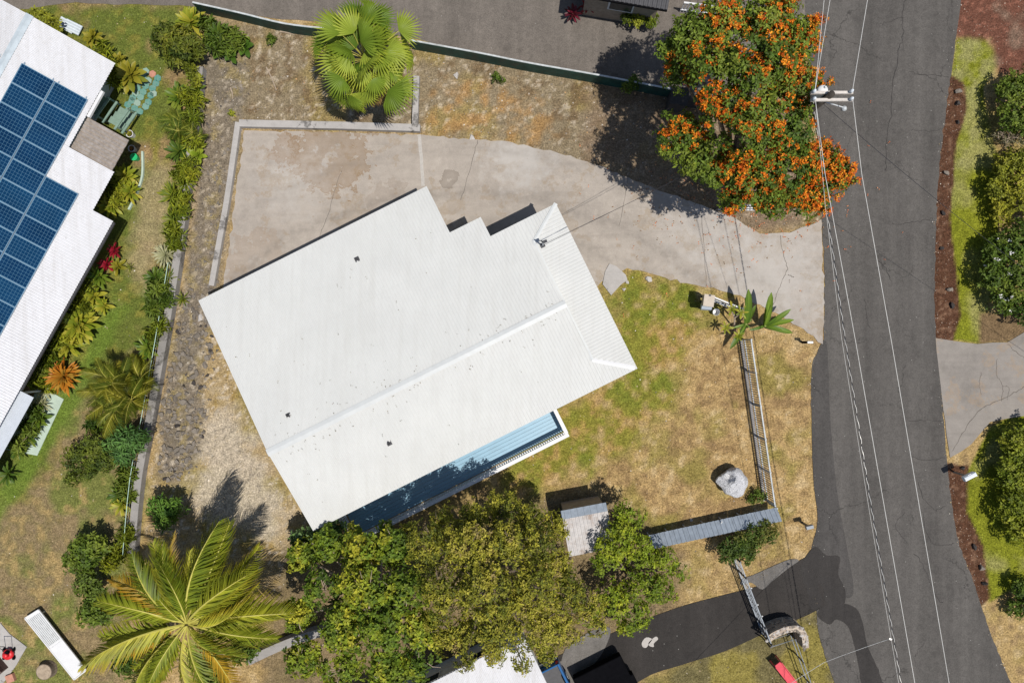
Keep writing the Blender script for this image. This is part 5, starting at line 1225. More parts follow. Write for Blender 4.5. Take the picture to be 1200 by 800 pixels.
def place_frond(t, meshes, p, az, el, L, roll=0.0):
    fm, rm = random.choice(meshes)
    o = bpy.data.objects.new('frond', fm); C.objects.link(o); o.parent = t; o.location = Vector(p) - Vector(t.location)
    o.rotation_euler = Euler((roll, -el, az), 'XYZ'); o.scale = (L, L, L)
    q = bpy.data.objects.new('rachis', rm); C.objects.link(q); q.parent = o; return o
tips = [(257,615,45,0),(281,622,38,0),(207,633,40,0),(183,626,30,1),(148,645,22,1),(108,702,12,1),(152,692,35,0),(106,757,15,0),(110,779,8,1),(158,806,20,0),(182,815,30,0),(212,820,25,0),(250,818,32,0),(303,800,18,1),(345,735,15,0),(352,690,22,0),(318,672,38,0),(283,655,55,0),(330,765,12,0),(130,735,48,0),(240,660,62,0),(190,775,55,0),(265,770,50,0),(170,665,50,0),(232,640,30,0),(128,668,20,0),(300,730,40,0),(140,800,30,0),(325,700,25,0),(205,690,70,0),(250,745,65,0),(270,632,30,0),(165,636,28,0),(195,648,45,0),(120,680,25,0),(118,742,28,0),(310,712,30,0),(335,748,22,0),(290,770,30,0),(228,668,66,0),(300,665,35,0)]
for tx, ty, el, y in tips:
    tp = P(tx, ty, cz); d = Vector((tp.x - cb.x, tp.y - cb.y)); az = math.atan2(d.y, d.x); L = d.length / max(0.62, math.cos(R(el)) * 0.95) * 0.86
    place_frond(coco, froy if y else fro, (cb.x + math.cos(az) * 0.1, cb.y + math.sin(az) * 0.1, cz + 0.1 + el * 0.004), az, R(el * 0.6), L, random.uniform(-0.8, 0.8))
for k in range(5):
    a = k * 1.3; p = Vector((cb.x + 0.18 * math.cos(a), cb.y + 0.18 * math.sin(a), cz - 0.15)); m = MB().lathe(p - Vector((0, 0, 0.11)), [(0.02, 0), (0.09, 0.05), (0.11, 0.12), (0.07, 0.2), (0.02, 0.23)], 8); part('coconut', m, MT['wood'], coco, True)
ARE = lmat('areca_leaflet', [(0.07, 0.10, 0.012), (0.12, 0.145, 0.016), (0.22, 0.21, 0.022)], 0.3)
arf = [frond_mesh('frond', 24, 0.34, 0.8, 0.026, s, 0.5, 0.3, 0.9, c) for s, c in ((11, 0.12), (12, -0.12), (15, 0))]
for a, b in arf: a.materials.append(ARE); b.materials.append(RACH)
GRE = lmat('hedge_palm_leaflet', [(0.05, 0.09, 0.012), (0.10, 0.14, 0.02), (0.15, 0.17, 0.02)], 0.3)
grf = [frond_mesh('frond', 22, 0.36, 0.7, 0.03, s, 0.4, 0.2, 0.9, c) for s, c in ((13, 0.1), (14, -0.1))]
for a, b in grf: a.materials.append(GRE); b.materials.append(RACH)
def clump_palm(name, label, px, py, rpx, h, nst, nf, meshes, seed, spread=0.5):
    rs = random.Random(seed); p = P(px, py, h); base = Vector((p.x, p.y, 0)); t = thing(name, label, 'palm', base); r = rpx / 24 * (CAM_H - h) / CAM_H
    for s in range(nst):
        a = s * 2.4; o = Vector((math.cos(a), math.sin(a), 0)) * spread * r * (0.25 + 0.5 * (s % 3) / 2 if nst > 1 else 0.0); z = h * rs.uniform(0.6, 1.0)
        b2 = base + o * 0.5; top = base + o + Vector((0, 0, z)); part('stem', MB().tube([b2, top], [0.05, 0.035], 6), MT['bark'], t)
        for k in range(nf): place_frond(t, meshes, top, k * 2.4 + s + rs.uniform(-0.3, 0.3), R(rs.uniform(12, 60)), r * rs.uniform(0.55, 0.85), rs.uniform(-0.5, 0.5))
    return t
clump_palm('areca_palm', 'big golden green areca palm clump on the lawn above the star leaved shrub', 132, 455, 44, 1.8, 9, 9, arf, 71, 0.75)
clump_palm('feather_palm', 'feathery palm leaning over the boundary wall beside the lawn', 206, 142, 27, 1.1, 3, 10, grf, 72)
clump_palm('feather_palm', 'small dark feathery palm at the wall above the lime plant', 228, 158, 18, 0.9, 2, 9, grf, 73)

# ---- fan palm
def fan_mesh(name, seed, n=17, spread=R(150)):
    rs = np.random.default_rng(seed); V = [(0, 0, 0)]; F = []; Cc = [(0.7, 0.8, 0.6)]
    for i in range(n):
        a0 = -spread / 2 + spread * i / n; a1 = -spread / 2 + spread * (i + 1) / n; am = (a0 + a1) / 2; L = (0.82 + 0.18 * math.cos(am * 0.6)) * rs.uniform(0.93, 1.05)
        q = len(V)
        for a, r, z in ((a0, 0.55 * L, -0.04), (am, 0.62 * L, 0.035), (a1, 0.55 * L, -0.04), (am, L, -0.14 + rs.normal(0, 0.03))): V.append((r * math.cos(a), r * math.sin(a), z - 0.12 * r * r)); 
        b = rs.uniform(0.8, 1.2); Cc += [(0.85 * b, 0.9 * b, 0.9 * b), (1.1 * b, 1.1 * b, b), (0.85 * b, 0.9 * b, 0.9 * b), (1.35 * b, 1.2 * b, 0.8 * b)]
        F += [(0, q, q + 1), (0, q + 1, q + 2), (q, q + 3, q + 1), (q + 1, q + 3, q + 2)]
    return npmesh(name, np.array(V, float), np.array(F), np.array(Cc))
FANM = lmat('fan_palm_leaf', [(0.08, 0.145, 0.016), (0.18, 0.25, 0.028), (0.33, 0.38, 0.055)], 0.35)
FANB = lmat('dry_fan_leaf', [(0.30, 0.20, 0.09), (0.24, 0.15, 0.06)], 0.1)
fans = [fan_mesh('fan_leaf', s) for s in (1, 2, 3)]
for f in fans: f.materials.append(FANM)
fz = 4.5; fb = P(429, 71, fz); fbase = Vector((fb.x, fb.y, 0))
fp = thing('fan_palm', 'bright green fan palm in the strip between green wall and driveway', 'palm', fbase)
part('trunk', MB().tube([fbase, fbase + Vector((0.02, 0, 1.6)), Vector((fb.x, fb.y, fz))], [0.24, 0.19, 0.17], 10), MT['bark'], fp, True)
pet_me = MB().tube([(0, 0, 0), (0.5, 0, 0.02), (1, 0, -0.02)], [0.02, 0.015, 0.012], 5).mesh('petiole'); pet_me.materials.append(RACH)
rs = random.Random(5); NFAN = 56
for i in range(NFAN):
    f = (i + 0.5) / NFAN; az = i * 2.39996 + rs.uniform(-0.2, 0.2); el = R(80 - 118 * f + rs.uniform(-12, 12)); pl_ = rs.uniform(0.75, 1.9); fr_ = rs.uniform(0.8, 1.18)
    d = Vector((math.cos(el) * math.cos(az), math.cos(el) * math.sin(az), math.sin(el)))
    base = Vector((0, 0, fz + 0.1)); q = base + d * pl_
    me = rs.choice(fans)
    o = bpy.data.objects.new('fan_leaf', me); C.objects.link(o); o.parent = fp; o.location = q
    pitch = el - R(rs.uniform(5, 60)); o.rotation_euler = Euler((rs.uniform(-0.75, 0.75), -pitch, az + rs.uniform(-0.4, 0.4)), 'XYZ'); o.scale = (fr_, fr_, fr_)
    pq = bpy.data.objects.new('petiole', pet_me); C.objects.link(pq); pq.parent = fp; pq.location = base; pq.rotation_euler = Euler((0, -el, az), 'XYZ'); pq.scale = (pl_, 1, 1)
dry = fan_mesh('dead_fan_leaf', 9, 12, R(70)); dry.materials.append(FANB)
for az, L in ((R(-118), 1.1), (R(-60), 0.9), (R(-95), 0.9), (R(-12), 0.9), (R(-140), 0.8), (R(-75), 1.0), (R(-30), 0.8)):
    o = bpy.data.objects.new('dead_leaf', dry); C.objects.link(o); o.parent = fp; o.location = (0.9 * math.cos(az), 0.9 * math.sin(az), fz - 0.75); o.rotation_euler = Euler((0.3, R(38), az), 'XYZ'); o.scale = (L, L * 0.6, L)
    pq = bpy.data.objects.new('petiole', pet_me); C.objects.link(pq); pq.parent = fp; pq.location = (0, 0, fz - 0.05); pq.rotation_euler = Euler((0, R(38), az), 'XYZ'); pq.scale = (1.14, 1, 1)

# ---- banana plants and the branching plant by the gate
ban_me = strap_mesh('banana_leaf', 0.18, 0.35, 0.25, 7, 0.12, (0.8, 0.85, 0.7), (1, 1, 1), mid=(1.9, 1.7, 1.6), shape=0.35); ban_me.materials.append(lmat('banana_leaf', [(0.05, 0.10, 0.012), (0.10, 0.165, 0.02)], 0.25))
def banana(label, px, py, tips, h=0.55):
    base = P(px, py, 0); t = thing('banana_plant', label, 'plant', base)
    top = base + Vector((0, 0, h)); part('stem', MB().tube([base, top], [0.08, 0.05], 8), plain('banana_stem', (0.20, 0.22, 0.06)), t, True)
    for tx, ty, el in tips:
        tp = P(tx, ty, h + 0.5); d = Vector((tp.x - top.x, tp.y - top.y)); L = max(0.35, d.length) / max(0.55, math.cos(R(el))) * 0.92
        o = bpy.data.objects.new('leaf', ban_me); C.objects.link(o); o.parent = t; o.location = (0, 0, h - 0.05); o.rotation_euler = Euler((random.uniform(-0.3, 0.3), -R(el), math.atan2(d.y, d.x)), 'XYZ'); o.scale = (L, L, L)
banana('banana plant at the driveway edge beyond the white picket fence', 892, 382, [(899,343,40),(928,362,35),(935,372,25),(925,386,15),(940,391,10),(880,388,20),(897,356,60),(912,372,50)])
banana('banana plant at the upper end of the white picket fence', 870, 380, [(873,341,45),(878,350,35),(886,356,35),(886,373,30),(860,385,15),(868,398,20),(856,412,15),(884,385,20)])
fr_ = thing('frangipani', 'small branching plant with pale stems beside the driveway gate', 'plant', P(860, 385))
for (ax, ay, az_, bx, by, bz) in ((860,385,0,861,372,0.9),(861,372,0.9,857,362,1.3),(861,372,0.9,868,366,1.3),(860,385,0,850,384,0.8),(860,385,0,865,394,0.8)):
    part('stem', MB().tube([P(ax, ay, az_), P(bx, by, bz)], [0.05, 0.035], 6), MT['palebark'], fr_)
for (x, y, z) in ((857,362,1.3),(868,366,1.3),(850,384,0.8),(865,394,0.8)):
    for k in range(7):
        o = bpy.data.objects.new('leaf', random.choice(STYLES['brom'])); C.objects.link(o); o.parent = fr_; o.location = P(x, y, z) - Vector(fr_.location); o.rotation_euler = (0, -R(random.uniform(5, 55)), k * 0.9 + x); s = random.uniform(0.28, 0.45); o.scale = (s, s, s)

# ================================================================== utility pole and lines
UZ = 8.8
ub = P(971, 113, UZ); pole = thing('utility_pole', 'wooden utility pole with double crossarms and pale transformer beside the orange tree', 'utility pole', (ub.x, ub.y, 0))
part('shaft', MB().tube([(ub.x, ub.y, 0), (ub.x, ub.y, 4.5), (ub.x, ub.y, UZ + 0.25)], [0.17, 0.15, 0.12], 12), MT['pole'], pole, True)
for py in (109.0, 117.5):
    part('crossarm', MB().bar(P(950, py, UZ), P(999, py, UZ), 0.10, 0.12), MT['arm'], pole)
def ins(px, py):
    p = P(px, py, UZ); i = part('insulator', MB().lathe(p + Vector((0, 0, 0.06)), [(0.05, 0), (0.07, 0.04), (0.05, 0.07), (0.075, 0.1), (0.055, 0.14), (0.03, 0.2)], 10), MT['insul'], pole, True); return p + Vector((0, 0, 0.22))
i1, i2, i3, i4 = ins(952, 108.5), ins(952, 117.5), ins(995.5, 108.5), ins(995.5, 117.5)
tp = P(963, 107, UZ - 0.3); tr = part('transformer', MB().lathe(tp + Vector((0, 0, -0.55)), [(0.19, 0), (0.2, 0.05), (0.2, 0.62), (0.17, 0.68), (0.06, 0.70)], 14), MT['white'], pole, True)
part('bushing', MB().lathe(tp + Vector((0.05, 0.08, 0.14)), [(0.03, 0), (0.045, 0.04), (0.03, 0.08)], 8), MT['insul'], tr)
tb = P(988, 128, UZ - 0.6); part('street_light', MB().lathe(tb, [(0.05, 0), (0.11, 0.04), (0.10, 0.10), (0.04, 0.16)], 10), MT['grey'], pole, True)
part('bracket', MB().bar(Vector((ub.x, ub.y, UZ - 0.5)), tb + Vector((0, 0, 0.12)), 0.04, 0.04), MT['grey'], pole)
def wire(name, label, pts, r, mat, group=None, sag=0.0):
    out = []
    for a, b in zip(pts[:-1], pts[1:]):
        a = Vector(a); b = Vector(b); k = 12
        for j in range(k):
            t = j / k; p = a.lerp(b, t); p.z -= sag * 4 * t * (1 - t); out.append(p)
    out.append(Vector(pts[-1])); base = Vector(pts[0])
    return single(name, MB().tube(out, r, 5), MT[mat], label, 'wire', base, group)
G = 'overhead lines along the street'
wire('power_line', 'pale overhead power line above the orange tree, left of a close pair', [i1, P(1055, -900, 8.6)], 0.010, 'wire', G)
wire('power_line', 'pale overhead power line above the orange tree, right of a close pair', [i1, P(1121, -900, 8.6)], 0.010, 'wire', G)
wire('power_line', 'pale overhead power line from the roadside crossarm end up the street', [i3, P(1165, -900, 8.6)], 0.011, 'wire', G)
wire('power_line', 'bright overhead line from the tree side crossarm end down the street', [i2, P(967, 205, 8.7), P(1003, 402, 8.5), P(1079, 840, 8.4), P(1228, 1700, 8.6)], 0.0115, 'wire', G)
wire('power_line', 'bright overhead line from the roadside crossarm end down the street', [i4, P(1010, 205, 8.7), P(1045, 402, 8.5), P(1119, 840, 8.4), P(1264, 1700, 8.6)], 0.0115, 'wire', G)
wire('power_line', 'thin slack overhead line beside the tree side bright line', [i2, P(964, 205, 8.2), P(967, 240, 8.0), P(986, 395, 6.6), P(1019, 600, 6.3), P(1060, 840, 6.2), P(1207, 1700, 6.6)], 0.007, 'wire', G)
# twisted telephone cable: two strands wound round each other
tc = thing('telephone_cable', 'twisted dashed looking telephone cable hanging over the road edge', 'cable', P(964, 210, 6.0))
cpts = [P(953, 120, 6.2), P(966, 225, 6.0), P(991, 402, 5.8), P(1022, 600, 5.8), P(1063, 840, 5.8), P(1209, 1700, 6.0)]
st1 = []; st2 = []; s = 0.0
for a, b in zip(cpts[:-1], cpts[1:]):
    k = int((b - a).length / 0.06)
    for j in range(k):
        p = a.lerp(b, j / k); ph = s * 2 * math.pi / 0.62; sd = (b - a).normalized().cross(Vector((0, 0, 1))).normalized()
        off = (sd * math.cos(ph) + Vector((0, 0, 1)) * math.sin(ph)) * 0.017; st1.append(p + off); st2.append(p - off); s += 0.06
part('strand', MB().tube(st1, 0.013, 5), MT['cable'], tc); part('strand', MB().tube(st2, 0.010, 5), MT['wire'], tc)
wire('service_drop', 'thin service wire from the white house mast to the utility pole', [P(637, 287, 4.3), Vector((ub.x, ub.y, 7.4))], 0.008, 'cable', None, 0.5)
wire('service_drop', 'second thin service wire from the white house mast to the pole', [P(638, 285, 4.2), Vector((ub.x, ub.y, 7.0))], 0.007, 'cable', None, 0.7)
wire('service_drop', 'thin service wire crossing the road from the utility pole', [Vector((ub.x, ub.y, 8.2)), P(1390, 452, 6.0)], 0.009, 'cable', None, 0.5)
wire('service_drop', 'pale service wire from the telephone cable down to the lower yard', [P(1043, 748, 5.8), P(965, 776, 4.6), P(850, 850, 3.4)], 0.008, 'wire', None, 0.03)
jb = P(1043, 748, 5.82); single('cable_splice', MB().box(jb, (0.12, 0.07, 0.07), R(-20)), MT['wire'], 'pale splice box on the twisted telephone cable', 'splice box', jb)
# house mast
mz = zNW(0, 0) - 0.3; mp = P(636, 287, 3.4); mast = thing('service_mast', 'small dark service mast with weatherhead on the white roof hip', 'mast', (mp.x, mp.y, 3.15))
part('pipe', MB().tube([(mp.x, mp.y, 3.12), (mp.x, mp.y, 4.2)], 0.035, 8), MT['grey'], mast); part('weatherhead', MB().bar((mp.x - 0.02, mp.y, 4.22), (mp.x + 0.14, mp.y + 0.06, 4.26), 0.12, 0.10), MT['dark'], mast)
part('bracket', MB().bar((mp.x, mp.y, 4.1), (mp.x - 0.13, mp.y + 0.1, 4.1), 0.05, 0.05), MT['dark'], mast); part('boot', MB().box((mp.x, mp.y, 3.27), (0.2, 0.2, 0.05), TH), MT['dark'], mast)

# ================================================================== smaller things
# boulder in the yard
def boulder(name, label, p, r, mat, seed, flat=0.8):
    bm = bmesh.new(); bmesh.ops.create_icosphere(bm, subdivisions=4, radius=1); rs = np.random.default_rng(seed); o1, o2, o3 = rs.uniform(0, 50, 3)
    planes = [(Vector(nrm(rs.normal(size=3))), rs.uniform(0.62, 0.85)) for _ in range(11)]
    for v in bm.verts:
        c = v.co.copy()
        for nn, d in planes:
            k = c.dot(nn)
            if k > d: c -= nn * (k - d) * 0.85
        f = 0.9 + 0.22 * float(vnoise(np.array(c.x * 2.2 + o1), np.array(c.y * 2.2 + c.z * 1.9 + o2), 3)); g2 = float(fbm(np.array(c.x * 4 + o2), np.array(c.y * 4 + c.z * 3.1 + o3), 9, 3)); k = max(0.0, 1 - (c - Vector((-0.38, 0.42, 0.62))).length / 0.36); c = c * f * (0.92 + 0.16 * g2) - Vector((0, 0, 0.55)) * min(1, k * 2.2); c.z *= flat; v.co = c * r
    zmin = min(v.co.z for v in bm.verts)
    for v in bm.verts: v.co.z -= zmin * 0.8
    me = bpy.data.meshes.new(name); bm.to_mesh(me); bm.free(); return tag(link(name, me, MT[mat], None, p), label, 'boulder')
bo = boulder('boulder', 'large speckled pale grey boulder on the dry lawn by the fence', P(855, 563), 0.72, 'boulder', 3, 0.9)
for i, (x, y, s, lab) in enumerate([(718,327,0.0,''),(735,331,0.16,'pale flat rock at the green lawn corner near the driveway'),(761,328,0.26,'pale oblong rock lying in the grass below the driveway'),(731,339,0.13,'small pale rock beside the broken slab'),(535,88,0.22,'pale chunk of rock in the top strip right of the fan palm'),(553,161,0.2,'pale rock fragment at the driveway top edge'),(240,352,0.22,'white rock heap at the corner of the white house'),(235,372,0.2,'pale rock by the white house west corner'),(810,609,0.11,'round tan stone at the corrugated fence foot')]):
    if s: tag(stone(lab and 'loose_rock', P(x, y) + Vector((0, 0, s * 0.15)), s, 'paler', None, 0.5), lab, 'rock')
single('broken_slab', MB().prism(gp([(714,309),(722,312),(733,322),(735,328),(727,334),(716,346),(706,333),(709,318)]), -0.02, 0.075), MT['kerb'], 'broken pale concrete slab at the white house corner by the driveway', 'slab', P(720, 326))
for i, (x0, y0, x1, y1, lab) in enumerate([(328,37,345,41,'pale dry stick lying by the green wall left of the fan palm'),(312,79,324,106,'long pale palm stalk on the stony strip left of the fan palm'),(270,103,273,116,'short pale stick on the rubble near the boundary wall'),(286,20,300,28,'dry stalk in the corner planting by the green wall'),(520,60,545,66,'grey dead branch below the green wall right of the fan palm')]):
    a_, b_ = P(x0, y0, 0.05), P(x1, y1, 0.04); m_ = a_.lerp(b_, 0.5) + Vector((0.03, 0.02, 0.0)); single('fallen_stick', MB().tube([a_, m_, b_], [0.035, 0.03, 0.018], 6), MT['palebark'], lab, 'stick', a_)
# mailboxes and markers
mbx = thing('mailbox', 'pale blue mailbox on a post beside the clipped hedge', 'mailbox', P(1118, 553))
mt_ = P(1131, 556, 1.15); q = P(1118, 553)
part('post', MB().tube([q, Vector((q.x, q.y, 1.0))], 0.05, 8), MT['wood'], mbx)
bx_ = Vector((q.x, q.y, 1.0)); dr = Vector((0.83, 0.42, 0)).normalized()
box_m = MB(); prof = [(-0.12, 0), (0.12, 0), (0.12, 0.14), (0.085, 0.21), (0, 0.24), (-0.085, 0.21), (-0.12, 0.14)]; sd = Vector((-dr.y, dr.x, 0))
vs = [bx_ + dr * s_ * 0.29 + sd * a + Vector((0, 0, b)) for s_ in (-1, 1) for a, b in prof]; k = len(prof)
box_m.add(vs, [tuple(range(k)), tuple(range(2 * k - 1, k - 1, -1))] + [(i, k + i, k + (i + 1) % k, (i + 1) % k) for i in range(k)]); bd = part('box', box_m, MT['insul'], mbx)
part('door', MB().box(bx_ + dr * 0.30 + Vector((0, 0, 0.11)), (0.02, 0.22, 0.2), math.atan2(dr.y, dr.x)), MT['white'], bd); part('flag', MB().box(bx_ + sd * 0.14 + Vector((0, 0, 0.2)), (0.16, 0.02, 0.06), math.atan2(dr.y, dr.x)), MT['white'], bd)
tb_ = thing('tan_letterbox', 'tan square letterbox on a dark post by the driveway gate', 'letterbox', P(822, 354))
q = P(822, 354); part('post', MB().box(q + Vector((0, 0, 0.45)), (0.12, 0.12, 0.9)), MT['dark'], tb_); lb = part('box', MB().box(q + Vector((0, 0, 1.08)), (0.46, 0.52, 0.36), R(-8)), MT['tan'], tb_); part('lid', MB().box(q + Vector((0, 0, 1.275)), (0.50, 0.56, 0.03), R(-8)), MT['tan'], lb)
nb = thing('grey_mailbox', 'rounded grey mailbox leaning beside the tan letterbox', 'mailbox', P(822, 362))
q = P(820, 361); part('post', MB().tube([q, q + Vector((0, 0, 0.8))], 0.05, 8), MT['dark'], nb); dr = Vector((1, -0.08, 0)).normalized(); sd = Vector((-dr.y, dr.x, 0)); bx_ = q + Vector((0.05, 0, 0.8)); prof = [(-0.14, 0), (0.14, 0), (0.14, 0.12), (0.1, 0.2), (0, 0.24), (-0.1, 0.2), (-0.14, 0.12)]
m_ = MB(); vs = [bx_ + dr * s_ * 0.24 + sd * a + Vector((0, 0, b)) for s_ in (-1, 1) for a, b in prof]; m_.add(vs, [tuple(range(k)), tuple(range(2 * k - 1, k - 1, -1))] + [(i, k + i, k + (i + 1) % k, (i + 1) % k) for i in range(k)]); bd = part('box', m_, MT['galv'], nb); part('door', MB().box(bx_ + dr * 0.25 + Vector((0, 0, 0.11)), (0.02, 0.25, 0.2)), MT['dark'], bd)
single('white_bucket', MB().lathe(P(837, 366), [(0.12, 0), (0.16, 0.34), (0.17, 0.34), (0.155, 0.31), (0.12, 0.05)], 14), MT['white'], 'small white bucket on the ground below the driveway gate', 'bucket', P(837, 366))
wm = thing('water_meter_post', 'short grey utility post on the verge beside the dry grass', 'post', P(940, 612))
q = P(940, 612); part('post', MB().box(q + Vector((0, 0, 0.35)), (0.08, 0.08, 0.7)), MT['dark'], wm); part('head', MB().box(q + Vector((0, 0, 0.80)), (0.34, 0.15, 0.2), R(14)), MT['steel'], wm)
fb_ = thing('fallen_pipe', 'short dark pipe post with white cap at the verge top', 'post', P(940, 401))
q = P(940, 401); part('post', MB().tube([q, q + Vector((0, 0, 0.8))], 0.06, 8), MT['black'], fb_); part('cap', MB().box(q + Vector((0.02, 0, 0.84)), (0.26, 0.10, 0.09)), MT['grey'], fb_)
# red slide
rsl = thing('red_slide', 'faded red plastic play slide on the grass behind the pipe fence', 'slide', P(915, 785))
a_, b_ = P(911, 777, 0.6), P(929, 800, 0.15)
part('chute', MB().bar(a_, b_, 0.34, 0.04), MT['pinkred'], rsl); sd = (b_ - a_).normalized().cross(Vector((0, 0, 1))).normalized() * 0.18
for s_ in (-1, 1): part('side', MB().bar(a_ + sd * s_ + Vector((0, 0, 0.06)), b_ + sd * s_ + Vector((0, 0, 0.06)), 0.04, 0.13), MT['pinkred'], rsl)
for s_ in (-1, 1): p = a_ + sd * s_; part('leg', MB().box((p.x, p.y, 0.29), (0.05, 0.05, 0.57)), MT['pinkred'], rsl)
p = b_; part('foot', MB().box((p.x, p.y, 0.07), (0.3, 0.3, 0.13), R(-45)), MT['pinkred'], rsl)
# white ribbed panel table on the lawn
wp = thing('garden_table', 'long low white table on the lawn, half of its top ribbed', 'table', P(66, 755))
A0, A1, A2, A3 = [P(x, y, 0.32) for x, y in ((29, 724), (45, 714), (101, 785), (87, 796))]
part('board', MB().prism([p[:2] for p in (A0, A1, A2, A3)], 0.26, 0.30), MT['white'], wp)
for (p, q) in ((A0, A1), (A1, A2), (A2, A3), (A3, A0)): part('edge', MB().bar(Vector((p.x, p.y, 0.305)), Vector((q.x, q.y, 0.305)), 0.05, 0.06), MT['white'], wp)
for i in range(1, 9):
    t = i / 9; s_ = A0.lerp(A1, t); e_ = A3.lerp(A2, t); part('slat', MB().bar(s_.lerp(e_, 0.04) + Vector((0, 0, -0.005)), s_.lerp(e_, 0.47) + Vector((0, 0, -0.005)), 0.035, 0.02), MT['capwhite'], wp)
part('solid_top', MB().prism([p[:2] for p in (A0.lerp(A3, 0.5), A1.lerp(A2, 0.5), A2.lerp(A1, 0.02), A3.lerp(A0, 0.02))], 0.302, 0.318), MT['white'], wp)
for p in (A0, A1, A2, A3): c_ = p.lerp((A0 + A2) / 2, 0.12); part('leg', MB().box((c_.x, c_.y, 0.13), (0.06, 0.06, 0.26)), MT['grey'], wp)
# slab, mower, stump
sl_ = structure('patio_slab', MB().prism(gp(rough_line([(-40,700),(0,728),(12,742),(32,757),(20,778),(4,800),(-40,830)], 10, 0.5)), -0.05, 0.05), MT['kerb'])
mw = thing('lawn_mower', 'red push mower standing on the pale patio slab', 'lawn mower', P(13, 764))
q = P(13, 764); part('body', MB().lathe(q + Vector((0, 0, 0.12)), [(0.24, 0), (0.27, 0.05), (0.25, 0.14), (0.14, 0.18)], 14), MT['red'], mw, True); eng = part('engine', MB().lathe(q + Vector((0, 0.02, 0.3)), [(0.13, 0), (0.13, 0.12), (0.09, 0.16), (0.03, 0.17)], 12), MT['red'], mw, True); part('air_filter', MB().box(q + Vector((0.08, 0.17, 0.37)), (0.16, 0.14, 0.12)), MT['black'], mw)
for sx_ in (-1, 1):
    for sy_ in (-1, 1): part('wheel', MB().tube([q + Vector((sx_ * 0.24 - 0.03, sy_ * 0.2, 0.14)), q + Vector((sx_ * 0.24 + 0.03, sy_ * 0.2, 0.14))], 0.09, 12), MT['black'], mw)
for sx_ in (-1, 1): part('handle_bar', MB().tube([q + Vector((sx_ * 0.16, 0.2, 0.25)), q + Vector((0.12 + sx_ * 0.18, 0.66, 0.85))], 0.014, 6), MT['dark'], mw)
part('handle_grip', MB().tube([q + Vector((-0.06, 0.66, 0.85)), q + Vector((0.30, 0.66, 0.85))], 0.018, 6), MT['black'], mw)
sb = thing('storage_bin', 'dark brown storage bin at the edge of the patio slab', 'bin', P(-2, 778)); part('body', MB().box(P(0, 779) + Vector((0, 0, 0.30)), (0.6, 0.7, 0.5), R(40)), plain('brown_plastic', (0.10, 0.06, 0.05)), sb); part('lid', MB().box(P(0, 779) + Vector((0, 0, 0.57)), (0.64, 0.74, 0.04), R(40)), plain('brown_lid', (0.16, 0.10, 0.09)), sb)
sp_ = single('terracotta_block', MB().box(P(14, 793) + Vector((0, 0, 0.08)), (0.38, 0.38, 0.16), R(20)), MT['terra'], 'square terracotta block on the ground below the patio slab', 'block', P(14, 793))
stm = thing('tree_stump', 'round sawn tree stump beside the white ribbed panel', 'stump', P(57, 783)); q = P(57, 783)
part('bark', MB().lathe(q, [(0.44, 0), (0.40, 0.12), (0.385, 0.34), (0.35, 0.34)], 18), MT['bark'], stm); n = NT('sawn_wood'); n.col(n.ramp(n.noise(6, 5, 0.7), [(0.3, (0.22, 0.17, 0.12)), (0.7, (0.40, 0.32, 0.23))])); part('cut_face', MB().lathe(q + Vector((0, 0, 0.335)), [(0.36, 0), (0.355, 0.012)], 18), n.m, stm)
# pale panel by the neighbour roof
pp = thing('roofing_sheet', 'pale blue grey roofing sheets dumped beside the neighbour roof', 'roofing sheet', P(84, 32))
for i, (x, y, r_) in enumerate(((80, 31, -30), (88, 34, -26))):
    part('sheet', MB().box(P(x, y) + Vector((0, 0, 0.12 + 0.06 * i)), (0.85, 0.5, 0.03), R(r_)), MT['nridge'], pp)
    for k in range(4): part('rib', MB().box(P(x, y) + Vector((0.09 * math.sin(R(-r_)) * (k - 1.5) * 1.3, 0.12 * (k - 1.5), 0.145 + 0.06 * i)), (0.82, 0.03, 0.02), R(r_)), MT['insul'], pp)
part('support', MB().box(P(84, 32) + Vector((0, 0, 0.05)), (0.5, 0.3, 0.1), R(-28)), MT['wood'], pp)
# hexagonal pavers
pv = thing('paver_path', 'path of teal hexagonal pavers leading to the green porch steps', 'paver path', P(168, 112))
hexm = MB().lathe((0, 0, 0), [(0.185, -0.02), (0.185, 0.035), (0.165, 0.045)], 6).mesh('paver'); hext = hexm.copy(); hexm.materials.append(MT['teal']); hext.materials.append(MT['terra'])
for i, (x, y) in enumerate([(171,84),(179,87),(168,91),(165,97),(174,95),(183,98),(185,92),(161,104),(171,101),(179,104),(159,110),(168,108),(177,112),(156,115),(165,114),(174,120),(150,123),(161,121),(171,125),(149,131),(158,127),(164,131),(155,118),(180,110)]):
    o = bpy.data.objects.new('paver', hext if i == 1 else hexm); C.objects.link(o); o.parent = pv; o.location = P(x, y) - Vector(pv.location); o.rotation_euler = (0, 0, R(20) + random.uniform(-0.1, 0.1))
o = bpy.data.objects.new('paver', hext); C.objects.link(o); o.parent = pv; o.location = P(144, 139) - Vector(pv.location)
